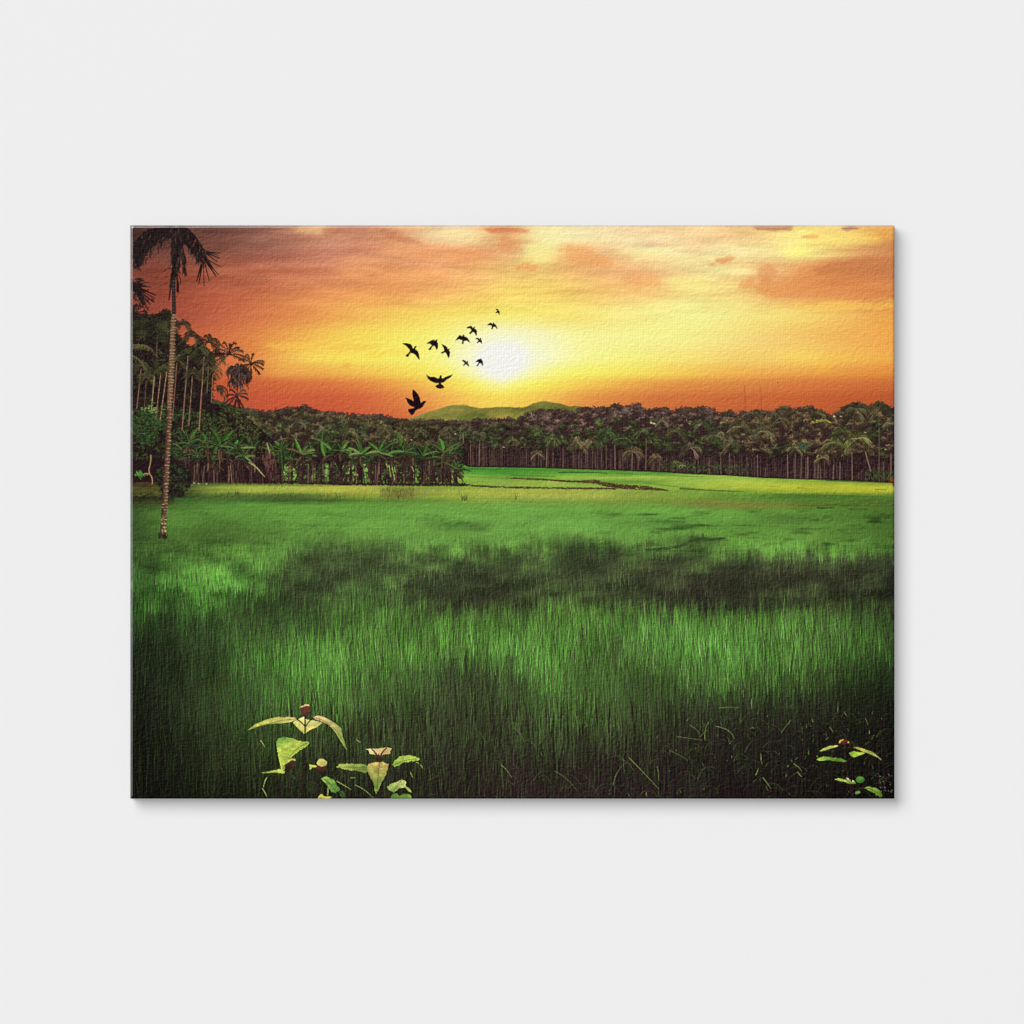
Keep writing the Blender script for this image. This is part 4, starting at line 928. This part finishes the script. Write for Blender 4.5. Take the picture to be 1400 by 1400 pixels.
for pts in ([(181,347),(184,332),(192,321),(205,313),(232,309),(237,320),(228,328),(221,335),(214,328),(209,342),(202,345),(197,358),(190,366),(184,360)],
            [(233,312),(250,310),(252,325),(248,345),(244,366),(237,373),(234,352)], [(242,310),(256,311),(264,320),(273,332),(281,343),(283,352),(275,360),(268,352),(259,341),(250,331)]):
    fill(pts, (38,29,29), crown, .9, None, None, None, 1.6, .2)
    for k in range(70):
        q = rnd.choice(pts); r_ = rnd.choice(pts); t = rnd.random()
        x, y = q[0] + (r_[0] - q[0]) * t, q[1] + (r_[1] - q[1]) * t
        stroke(x, y, x + rnd.uniform(-3, 3), y + rnd.uniform(3, 9), 1.6, .7, jit((30,22,24) if rnd.random() < .65 else (72,54,48), .25), .9, crown)
for i in range(16):                  # sky showing between the leaflets
    x = rnd.choice((rnd.uniform(186, 228), rnd.uniform(246, 276))); y = rnd.uniform(314, 340)
    stroke(x, y, x - 1.2, y + rnd.uniform(2, 6), .9, .6, jit((122,58,50), .1), .8, sky)
fan = part('fan_palm', label='dark palm fronds poking in from the left edge')
for ex, ey, m in ((202,385.5,1.6),(207,392.5,1.6),(213,403.5,2.4),(210,413,2.6),(212,408,1.4),(200,398,2.6),(198,413,2),(205,416,2.4),(203,424,2.2),(196,420,2.6),(190,398,4),(194,390,3),(192,384,3)):
    curve([(178,392), (190,390 + (ey - 392) * .35), (ex, ey)], m * 1.5, m * .6, jit(FD, .18), 1, fan, 6)
for i in range(90):
    x, y = rnd.gauss(188, 8), rnd.gauss(414, 9); an = rnd.uniform(0, 6.28)
    stroke(x, y, x + 5 * math.cos(an), y + 4 * math.sin(an), 1.8, .7, jit((44,34,30), .25), .95, fan)
for i in range(40):
    x, y = rnd.uniform(178, 192), rnd.uniform(380, 400)
    stroke(x, y, x + rnd.uniform(2, 10), y + rnd.uniform(-1, 3), 2, .8, jit(FD, .2), .95, fan)
for p in ([(209,431),(216,428),(220,430)],[(215,431),(218,426),(222,428)]): curve(p, 2, 1.2, (40,32,28), 1, fan, 4)

# ---------------------------------------------------------------- leafy plants at the front
def z6(pts): return [(320 + x / 8.75, 940 + y / 8.75) for x, y in pts]
def z7(pts): return [(440 + x / 8.75, 1000 + y / 8.75) for x, y in pts]
def z8(pts): return [(1100 + x / 10, 1000 + y / 10) for x, y in pts]
PLN = vnoise(6, 4, 81, 3)
def leaf(pts, c0, c1=None, p0=None, p1=None, parent=0, name='leaf', jag=.25, rib=None, mott=.05):
    pid = part(name, parent)
    if name == 'leaf':
        c0 = (c0[0] + .22 * max(0, c0[1] - c0[0]), c0[1], c0[2] + 6)
        if c1: c1 = (c1[0] + .22 * max(0, c1[1] - c1[0]), c1[1], c1[2] + 6)
    fill(pts, c0, pid, 1, c1, p0, p1, jag * 1.7 if jag >= .4 else jag, mott)
    m = ids == pid                      # blotches and folds in the blade
    img[m] *= (1 + (.26 if name == 'leaf' else .16) * PLN[m])[:, None]
    if rib:
        dk = tuple(v * .5 for v in c0)
        curve(rib, .9, .5, dk, .8, 0, 6)
        (ax_, ay_), (bx_, by_) = rib[0], rib[-1]
        L = math.hypot(bx_ - ax_, by_ - ay_); n_ = max(3, int(L / 3))
        for i in range(1, n_):
            t = i / n_; x = ax_ + (bx_ - ax_) * t; y = ay_ + (by_ - ay_) * t
            for s in (-1, 1):
                vx, vy = (bx_ - ax_) / L, (by_ - ay_) / L
                l = 4 * (1 - t) + 1
                ex, ey = x + l * (vx * .6 - s * vy * .8), y + l * (vy * .6 + s * vx * .8)
                if 0 <= sy(ey) < H and ids[int(sy(ey)), int(np.clip(sx(ex), 0, W - 1))] == pid:
                    stroke(x, y, ex, ey, .7, .4, dk, .7)
    return pid
pl1 = part('leafy_plant', label='tallest flowering weed with yellow leaves around a brown bud')
SD = (46,32,28)
for p in ([(850,340),(850,600)], [(850,600),(832,900)], [(832,900),(812,1335)]):
    q = z6(p); stroke(*q[0], *q[1], 2.2, 2.3, SD, 1, pl1)
for p in ([(740,375),(800,400),(850,470)], [(955,355),(900,390),(858,465)], [(700,1030),(760,1090),(815,1120)], [(1000,1080),(900,1110),(820,1130)]):
    curve(z6(p), 1.6, 1.2, SD, .9, pl1, 6)
for p, c in (([(700,1040),(760,1070),(800,1110),(740,1110),(690,1075)], (62,72,38)), ([(850,1140),(930,1110),(1010,1150),(1000,1230),(930,1290),(870,1220)], (52,64,34)), ([(130,1060),(220,1045),(310,1035),(250,1075),(170,1085)], (44,60,32)), ([(1250,1240),(1300,1230),(1340,1300),(1330,1335),(1290,1335)], (70,104,50)), ([(690,1150),(760,1140),(800,1190),(740,1240),(690,1210)], (44,50,30))):
    leaf(z6(p), c, tuple(v * .7 for v in c), z6(p)[0], z6(p)[3], pl1, jag=.4, rib=[z6(p)[0], z6(p)[2], z6(p)[3]])
leaf(z6([(700,420),(740,390),(800,362),(840,350),(870,385),(960,395),(1060,420),(990,475),(900,510),(840,560),(770,490)]), (226,220,128), (214,206,104), z6([(850,360)])[0], z6([(840,540)])[0], pl1)
for p in ([(850,340),(850,600)],): q = z6(p); stroke(*q[0], *q[1], 2.2, 2.2, SD, 1, pl1)
for p in ([(740,375),(800,400),(850,470)], [(955,355),(900,390),(858,465)]): curve(z6(p), 1.6, 1.3, SD, .95, pl1, 6)
leaf(z6([(160,512),(250,440),(380,385),(500,355),(640,350),(735,362),(748,380),(690,410),(560,428),(420,435),(300,462),(200,500)]), (224,208,112), (172,190,76), z6([(700,380)])[0], z6([(180,500)])[0], pl1, rib=z6([(735,375),(480,392),(190,500)]))
leaf(z6([(945,355),(1000,335),(1060,345),(1150,390),(1240,450),(1285,490),(1300,590),(1330,680),(1355,755),(1310,700),(1260,620),(1200,520),(1140,450),(1060,410),(980,385)]), (222,190,128), (136,170,64), z6([(1000,350)])[0], z6([(1320,690)])[0], pl1, rib=z6([(960,358),(1240,420),(1340,735)]))
leaf(z6([(505,650),(535,605),(600,590),(700,605),(780,640),(900,648),(880,690),(790,750),(720,800),(660,870),(610,920),(600,990),(560,990),(540,870),(515,740)]), (104,156,62), (178,200,78), z6([(620,596)])[0], z6([(660,690)])[0], pl1, jag=.45, rib=z6([(890,655),(700,720),(575,985)]), mott=.07)
leaf(z6([(310,1025),(400,1005),(480,990),(550,975),(610,1000),(600,1030),(500,1018),(400,1022)]), (184,196,86), (150,176,76), z6([(560,1000)])[0], z6([(320,1025)])[0], pl1)
leaf(z6([(605,940),(660,880),(735,870),(722,920),(680,980),(640,1010)]), (80,52,40), (44,30,26), z6([(680,880)])[0], z6([(650,1000)])[0], pl1, 'flower_bud')
leaf(z6([(600,935),(640,875),(690,850),(735,852),(737,874),(680,872),(640,900)]), (206,204,104), None, None, None, pl1, 'petal')
leaf(z6([(780,238),(830,218),(860,200),(900,210),(912,280),(890,330),(850,352),(815,330),(800,275)]), (112,66,52), (70,40,34), z6([(850,220)])[0], z6([(850,350)])[0], pl1, 'flower_bud')
leaf(z6([(778,240),(800,222),(835,215),(850,198),(895,200),(905,222),(860,218),(820,236)]), (222,182,128), None, None, None, pl1, 'petal')
leaf(z6([(975,960),(1010,925),(1095,925),(1102,980),(1050,1045),(1000,1020)]), (88,52,40), (44,28,26), z6([(1040,930)])[0], z6([(1040,1040)])[0], pl1, 'flower_bud')
leaf(z6([(985,900),(1020,855),(1070,852),(1114,890),(1104,930),(1050,948),(1000,930)]), (226,214,124), (190,176,92), z6([(1040,860)])[0], z6([(1050,945)])[0], pl1, 'petal')
leaf(z6([(898,918),(985,932),(990,950),(935,955),(908,982)]), (204,202,94), None, None, None, pl1, 'petal')
leaf(z6([(1040,1085),(1110,1062),(1200,1110),(1240,1180),(1272,1220),(1212,1264),(1170,1250),(1130,1200),(1090,1140)]), (142,184,76), (74,136,54), z6([(1070,1080)])[0], z6([(1240,1230)])[0], pl1, jag=.4, rib=z6([(1060,1085),(1150,1140),(1225,1240)]))
leaf(z6([(995,1345),(1010,1300),(1050,1272),(1075,1300),(1170,1320),(1060,1328)]), (212,204,84), None, None, None, pl1)
for p in ([(1230,1120),(1300,1160),(1400,1220)], [(320,635),(345,665),(365,710)], [(340,1210),(375,1260),(390,1300)], [(390,1080),(360,1130),(350,1200)], [(1120,1200),(1125,1250),(1115,1290)]):
    curve(z6(p), 1.3, .7, (150,160,88), .8, 0, 6)
pl2 = part('leafy_plant', label='shorter weed with a pale flower above a drooping central leaf')
for p in ([(690,400),(690,620),(684,800)],[(550,440),(620,520),(688,560)],[(850,410),(770,470),(692,540)],[(800,690),(740,690),(690,720)]): curve(z7(p), 1.4, 1.6, (50,30,26), .9, pl2, 6)
for p in ([(685,290),(688,400)],): q = z7(p); stroke(*q[0], *q[1], 2.8, 3.4, (66,40,34), 1, pl2)
leaf(z7([(525,212),(600,205),(660,208),(700,200),(770,190),(838,202),(815,240),(822,266),(740,275),(690,300),(650,280),(570,268),(560,225)]), (230,216,150), (214,180,120), z7([(620,200)])[0], z7([(690,290)])[0], pl2, 'flower')
for p in ([(598,212),(630,240),(672,300)], [(775,200),(730,225),(700,300)], [(680,270),(684,320),(686,372)]): curve(z7(p), 1.5, 2.4, (78,36,34), .95, pl2, 6)
leaf(z7([(170,425),(220,390),(300,385),(400,388),(500,395),(545,410),(550,470),(530,495),(430,475),(330,465),(240,445)]), (176,190,86), (118,150,62), z7([(240,405)])[0], z7([(530,480)])[0], pl2, jag=.45, rib=z7([(540,440),(380,425),(190,425)]))
leaf(z7([(840,400),(880,340),(930,300),(1040,285),(1120,300),(1172,330),(1150,350),(1060,355),(970,370),(920,410),(870,428)]), (176,204,82), (132,172,64), z7([(1000,300)])[0], z7([(980,380)])[0], pl2, jag=.45, rib=z7([(850,410),(960,330),(1150,330)]))
leaf(z7([(545,420),(560,385),(640,368),(740,368),(800,390),(790,440),(770,520),(720,600),(690,680),(655,750),(635,720),(620,620),(580,540),(545,470)]), (206,180,94), (116,152,62), z7([(670,375)])[0], z7([(660,640)])[0], pl2, jag=.45, rib=z7([(685,385),(675,560),(655,740)]), mott=.07)
leaf(z7([(780,655),(830,625),(900,605),(960,572),(1012,610),(1000,640),(1050,690),(1088,738),(1040,720),(990,668),(920,680),(860,732),(800,700)]), (202,212,116), (120,158,66), z7([(900,610)])[0], z7([(870,720)])[0], pl2, jag=.45, rib=z7([(960,580),(900,640),(850,720)]))
leaf(z7([(930,770),(980,745),(1060,758),(1074,800),(1040,812),(815,812),(840,760),(900,745)]), (72,120,46), (112,166,60), z7([(830,780)])[0], z7([(1040,770)])[0], pl2, jag=.4)
for p in ([(400,640),(520,690),(610,790)], [(1130,370),(1150,375),(1160,382)], [(1180,400),(1200,420),(1205,440)], [(1060,490),(1075,520),(1085,550)], [(345,555),(380,552),(400,556)], [(415,100),(440,115),(460,130)], [(70,680),(75,710),(72,760)]):
    curve(z7(p), 1.2, .7, (134,150,84), .75, 0, 6)
pl3 = part('leafy_plant', label='small weed glowing green in the dark bottom right corner')
for p in ([(540,180),(560,400),(600,680)],[(600,690),(640,800),(650,920)],[(470,196),(510,210),(545,240)],[(660,218),(600,220),(548,250)],[(575,408),(570,420),(565,440)],[(640,345),(600,380),(566,430)],[(810,778),(720,760),(640,800)]): curve(z8(p), 1.2, 1.4, (52,34,28), .9, pl3, 6)
leaf(z8([(200,275),(250,235),(330,200),(420,190),(470,195),(440,210),(350,235),(270,265)]), (182,194,92), None, None, None, pl3)
leaf(z8([(470,150),(490,115),(540,105),(600,130),(612,150),(590,165),(540,192),(500,175)]), (102,54,32), (56,28,20), z8([(540,110)])[0], z8([(540,190)])[0], pl3, 'flower_bud')
leaf(z8([(468,158),(478,122),(530,106),(532,116),(498,134),(484,160)]), (206,176,94), None, None, None, pl3, 'petal')
leaf(z8([(585,132),(612,140),(610,156),(592,160)]), (206,170,90), None, None, None, pl3, 'petal')
leaf(z8([(660,215),(720,215),(800,235),(880,265),(940,285),(1010,345),(1070,405),(990,352),(900,312),(820,285),(740,250)]), (190,184,72), (150,160,84), z8([(700,220)])[0], z8([(1030,370)])[0], pl3)
leaf(z8([(605,295),(680,270),(740,285),(830,290),(800,310),(730,335),(670,356),(640,340)]), (176,202,70), (128,172,52), z8([(760,290)])[0], z8([(660,345)])[0], pl3)
leaf(z8([(160,385),(210,360),(260,340),(330,350),(420,362),(500,368),(575,405),(540,420),(430,408),(330,392),(220,402)]), (150,190,64), (84,134,44), z8([(200,380)])[0], z8([(360,370)])[0], pl3, jag=.3)
leaf(z8([(405,655),(460,640),(540,655),(620,680),(690,690),(705,716),(600,716),(550,690),(450,672)]), (166,192,82), (110,150,54), z8([(430,650)])[0], z8([(640,710)])[0], pl3, jag=.3)
for p in ([(565,630),(605,640),(610,670),(590,665)], [(612,662),(628,665),(626,690),(616,690)], [(650,665),(686,680),(682,692),(650,690)]): leaf(z8(p), (218,206,150), None, None, None, pl3, 'petal')
leaf([(1176 + 6 * math.cos(k * .524), 1066 + 4.6 * math.sin(k * .524)) for k in range(12)], (78,146,50), (56,110,38), (1174,1062), (1178,1070), pl3, jag=.35)
leaf(z8([(810,775),(870,755),(950,770),(1020,800),(1060,870),(1062,905),(1010,880),(960,842),(890,812)]), (150,182,70), (86,130,36), z8([(850,760)])[0], z8([(1030,880)])[0], pl3, jag=.4, rib=z8([(830,772),(960,790),(1058,895)]))
leaf(z8([(690,850),(700,822),(740,810),(770,830),(740,850),(710,858)]), (92,140,52), None, None, None, pl3, jag=.3)

# ---------------------------------------------------------------- birds
BIRDS = [
 ('large bird with spread wings leading the flock at the left', [(92,522),(130,518),(185,530),(203,550),(210,575),(222,583),(240,556),(258,552),(252,565),(240,590),(262,605),(278,625),(290,680),(292,712),(280,705),(255,670),(235,648),(205,635),(185,632),(170,655),(158,678),(148,682),(125,668),(140,655),(160,640),(180,612),(178,598),(150,565),(130,545),(100,530)]),
 ('bird with bent wings second from the left in the upper flock', [(382,518),(420,495),(450,480),(470,480),(480,495),(490,480),(508,478),(500,498),(512,520),(514,560),(505,595),(495,590),(488,570),(475,550),(460,545),(445,560),(430,590),(415,602),(400,590),(425,565),(440,545),(435,535),(415,520),(395,525)]),
 ('bird flying with wings held steeply downward right of centre left', [(556,527),(600,548),(625,570),(630,592),(655,583),(645,603),(658,625),(655,660),(645,692),(635,685),(620,650),(605,625),(590,625),(570,642),(550,632),(575,618),(592,608),(588,585),(570,550)]),
 ('bird with symmetrical arched wings in the middle of the flock', [(725,490),(745,455),(770,425),(790,428),(808,440),(815,418),(828,420),(828,440),(850,445),(870,460),(900,510),(880,500),(860,485),(840,490),(825,490),(820,510),(818,525),(800,524),(806,500),(808,480),(790,478),(770,468),(750,475)]),
 ('bird above and right of the one with arched wings', [(855,335),(880,318),(910,312),(925,325),(935,345),(945,325),(958,322),(950,345),(970,355),(980,375),(978,410),(972,428),(960,405),(945,385),(930,382),(915,395),(900,408),(888,400),(905,380),(918,362),(905,345),(885,335),(865,338)]),
 ('second highest bird in the flock', [(1103,305),(1125,282),(1145,274),(1160,285),(1170,292),(1175,272),(1186,275),(1186,290),(1205,297),(1215,315),(1225,348),(1205,325),(1185,318),(1175,325),(1165,350),(1152,348),(1160,325),(1160,310),(1140,300),(1118,302)]),
 ('tiny bird just above the left rim of the sun', [(963,465),(985,455),(1003,462),(1012,475),(1022,457),(1030,458),(1025,475),(1038,490),(1042,522),(1028,510),(1015,500),(1000,505),(988,518),(980,510),(995,495),(1000,485),(985,470)]),
 ('highest and smallest bird of the flock', [(1205,105),(1225,108),(1240,125),(1252,145),(1250,178),(1240,165),(1230,150),(1215,155),(1203,152),(1220,140),(1225,128),(1210,112)]),
 ('small bird left of the sun', [(803,720),(830,722),(845,735),(855,745),(870,730),(872,745),(865,755),(880,770),(888,795),(865,780),(848,768),(835,775),(825,790),(815,785),(830,765),(838,755),(820,740)]),
 ('small bird flying in front of the sun', [(965,745),(985,722),(1005,708),(1018,712),(1025,703),(1035,708),(1035,718),(1050,732),(1052,765),(1050,788),(1040,775),(1030,755),(1018,755),(1005,765),(990,792),(977,788),(990,770),(1003,748),(995,738),(980,740)]),
 ('bird with wings raised in a wide V and fanned tail', [(375,892),(400,912),(430,925),(460,920),(490,930),(515,945),(530,935),(540,905),(555,903),(555,930),(570,945),(600,925),(640,910),(690,893),(665,925),(640,940),(620,950),(600,970),(580,988),(555,990),(548,1005),(570,1020),(592,1045),(570,1058),(540,1062),(505,1055),(484,1032),(505,1018),(525,1008),(522,990),(495,995),(460,985),(420,965),(395,940)]),
 ('lowest bird with both wings raised just over the hill', [(212,1068),(245,1095),(275,1130),(295,1170),(303,1215),(310,1235),(335,1215),(358,1210),(377,1220),(360,1232),(348,1250),(330,1280),(300,1300),(265,1310),(245,1325),(225,1360),(205,1380),(185,1365),(160,1330),(158,1305),(190,1303),(225,1295),(240,1285),(210,1275),(175,1258),(150,1225),(140,1195),(125,1172),(155,1178),(195,1195),(228,1218),(218,1175),(208,1130)]),
]
for lab, pts in BIRDS:
    pid = part('bird', label='black ' + lab)
    P = [(540 + x / 8.75, 410 + y / 8.75) for x, y in pts]
    fill(P, (32,17,22), pid)
    for i in range(len(P)): stroke(*P[i], *P[(i + 1) % len(P)], .5, .5, (34,19,22), .8, pid)

# ---------------------------------------------------------------- from ink array to flat canvas parts
rows_, cols_ = H // Q, W // Q
pid_map = ids[::Q, ::Q].copy()
ink = img.reshape(rows_, Q, cols_, Q, 3).mean((1, 3))
soft_ = ink.copy()                   # the print was sharpened: edges stand out crisply
for ax in (0, 1): soft_ = (np.roll(soft_, 1, ax) + np.roll(soft_, -1, ax) + 2 * soft_) / 4
ink = ink + .75 * (ink - soft_)
row_ = np.pad(ink, ((0, 0), (3, 3), (0, 0)), mode='edge')
flat_ = sum(row_[:, k:k + cols_] for k in range(7)) / 7
grassy = (np.clip((Y0 + np.arange(rows_) - 745) / 60, 0, 1))[:, None] * (pid_map == grass)
ink = ink + .45 * (ink - flat_) * grassy[..., None]
# emboss shading of aslant slubs painted into the ink, plus the weave's thread pattern
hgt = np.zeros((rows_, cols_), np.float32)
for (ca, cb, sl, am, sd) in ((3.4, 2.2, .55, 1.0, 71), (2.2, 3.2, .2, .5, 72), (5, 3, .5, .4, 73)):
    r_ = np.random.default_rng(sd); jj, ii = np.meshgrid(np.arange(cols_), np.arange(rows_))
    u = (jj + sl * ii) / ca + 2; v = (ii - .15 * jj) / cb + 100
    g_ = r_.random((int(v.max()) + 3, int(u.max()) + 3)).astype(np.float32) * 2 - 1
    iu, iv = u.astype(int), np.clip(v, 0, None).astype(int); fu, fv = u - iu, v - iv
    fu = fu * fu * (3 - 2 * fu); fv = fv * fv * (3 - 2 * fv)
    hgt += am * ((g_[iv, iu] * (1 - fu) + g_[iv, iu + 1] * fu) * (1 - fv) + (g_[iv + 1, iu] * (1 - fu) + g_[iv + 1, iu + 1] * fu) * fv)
grain = hgt - np.roll(hgt, (-1, -1), (0, 1))  # diagonal height difference: slubs shaded as if lit from one side
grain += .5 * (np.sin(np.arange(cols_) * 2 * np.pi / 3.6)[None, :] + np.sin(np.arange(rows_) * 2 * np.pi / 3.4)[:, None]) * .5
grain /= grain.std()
ink = np.clip(ink + WEAVE_SHADE * grain[..., None], 4, 255) / 255.0
lin = np.where(ink <= .04045, ink / 12.92, ((ink + .055) / 1.055) ** 2.4) / LIGHT_GAIN
lin = np.clip(lin, 0, .93).astype(np.float32)
EDGE = 3                                        # width of the rounded fold, photograph pixels

def wx(c): return (X0 + c - CX) / S
def wz(r): return (CY - (Y0 + r)) / S

canvas = bpy.data.objects.new('canvas_print', None)
scene.collection.objects.link(canvas)
canvas.location = (wx(cols_ / 2), 0, wz(rows_))
canvas['label'] = 'frameless stretched canvas print of a green paddy field at sunset hanging on the white wall'
canvas['category'] = 'canvas print'
LX, LZ = canvas.location.x, canvas.location.z

def ink_mesh(name, quads, colours, mat, parent, label=None, stuff=False):
    """quads: (n, 4, 3) world corners; colours: (n, 3)."""
    n_ = len(quads)
    v = quads.reshape(-1, 3)
    key_ = np.round(v * 1e6).astype(np.int64)
    _, first, inv = np.unique(key_[:, 0] * 4000037 + key_[:, 1] * 40009 * 400009 + key_[:, 2], return_index=True, return_inverse=True)
    me = bpy.data.meshes.new(name)
    me.vertices.add(len(first)); me.vertices.foreach_set('co', (v[first] - np.array((LX, 0, LZ))).astype(np.float32).ravel())
    me.loops.add(4 * n_); me.loops.foreach_set('vertex_index', inv.ravel().astype(np.int32))
    me.polygons.add(n_); me.polygons.foreach_set('loop_start', np.arange(0, 4 * n_, 4, dtype=np.int32))
    at = me.attributes.new('ink', 'FLOAT_COLOR', 'FACE')
    at.data.foreach_set('color', np.concatenate([colours, np.ones((n_, 1), np.float32)], 1).astype(np.float32).ravel())
    me.update(calc_edges=True); me.validate()
    me.materials.append(mat)
    o = bpy.data.objects.new(name, me)
    scene.collection.objects.link(o)
    o.parent = parent
    if label: o['label'] = label
    if stuff: o['kind'] = 'stuff'
    return o

def cells(r, c, s):
    xa, xb, za, zb = wx(c), wx(c + s), wz(r), wz(r + s)
    y = np.full_like(xa, -DEPTH)
    q = np.stack([np.stack([xa, y, zb], -1), np.stack([xb, y, zb], -1), np.stack([xb, y, za], -1), np.stack([xa, y, za], -1)], 1)
    return q

inner = np.zeros((rows_, cols_), bool); inner[EDGE:-EDGE, EDGE:-EDGE] = True
objs = {0: canvas}
for pid in range(1, len(PARTS)):
    name, par, label, stuff = PARTS[pid]
    m = (pid_map == pid) & inner
    if not m.any():
        objs[pid] = None; continue
    rr, cc = np.nonzero(m)
    q = cells(rr.astype(float), cc.astype(float), 1); col = lin[rr, cc]
    objs[pid] = ink_mesh(name, q, col, MAT_PRINT, objs.get(par) or canvas, label, stuff)

# the fold round the edge and the sides, carrying the picture's edge inks back to the wall
quads, cols, mats = [], [], []
prof = [(EDGE, 0.0), (.5, .75), (0, 1.8)]   # inset, set-back in pixels
def pt3(side, t, inset, back):
    y = -DEPTH + back / S
    n_ = cols_ if side in 'tb' else rows_
    u = inset + t * (n_ - 2 * inset) / n_
    if side == 't': return (wx(u), y, wz(inset))
    if side == 'b': return (wx(u), y, wz(rows_ - inset))
    if side == 'l': return (wx(inset), y, wz(u))
    return (wx(cols_ - inset), y, wz(u))
STEP = 2
for side in 'tblr':
    n_ = cols_ if side in 'tb' else rows_
    for t in range(0, n_, STEP):
        t2 = min(t + STEP, n_); tm = min(t + 1, n_ - 1)
        c = lin[1, tm] if side == 't' else lin[-2, tm] if side == 'b' else lin[tm, 1] if side == 'l' else lin[tm, -2]
        rings = prof + [(0, DEPTH * S - .4)]
        for k in range(len(rings) - 1):
            (i0, b0), (i1, b1) = rings[k], rings[k + 1]
            q = [pt3(side, t, i0, b0), pt3(side, t2, i0, b0), pt3(side, t2, i1, b1), pt3(side, t, i1, b1)]
            if side in 'tr': q = q[::-1]
            quads.append(q); cols.append(c); mats.append(0 if side in 'tl' else 1)
edge = ink_mesh('canvas_edge', np.array(quads), np.array(cols, np.float32), MAT_FOLD, canvas, 'picture edges folded back round the sides of the canvas')
edge.data.materials.append(MAT_PRINT)                # the lower and right folds are matt ink
edge.data.polygons.foreach_set('material_index', np.array(mats, np.int32))

# pine stretcher bars behind the canvas
bw, t0, t1 = .032, -DEPTH + .003, -.001
L_, R_, T_, B_ = wx(1.5) - LX, wx(cols_ - 1.5) - LX, wz(1.5) - LZ, wz(rows_ - 1.5) - LZ
def bar(xa, xb, za, zb):
    v = [(x, y, z) for x in (xa, xb) for y in (t0, t1) for z in (za, zb)]
    return link_mesh('stretcher_bar', v, [(0,1,3,2),(4,6,7,5),(0,4,5,1),(2,3,7,6),(0,2,6,4),(1,5,7,3)], MAT_WOOD, canvas)
bar(L_, R_, T_ - bw, T_); bar(L_, R_, B_, B_ + bw)
bar(L_, L_ + bw, B_ + bw + .0005, T_ - bw - .0005); bar(R_ - bw, R_, B_ + bw + .0005, T_ - bw - .0005)
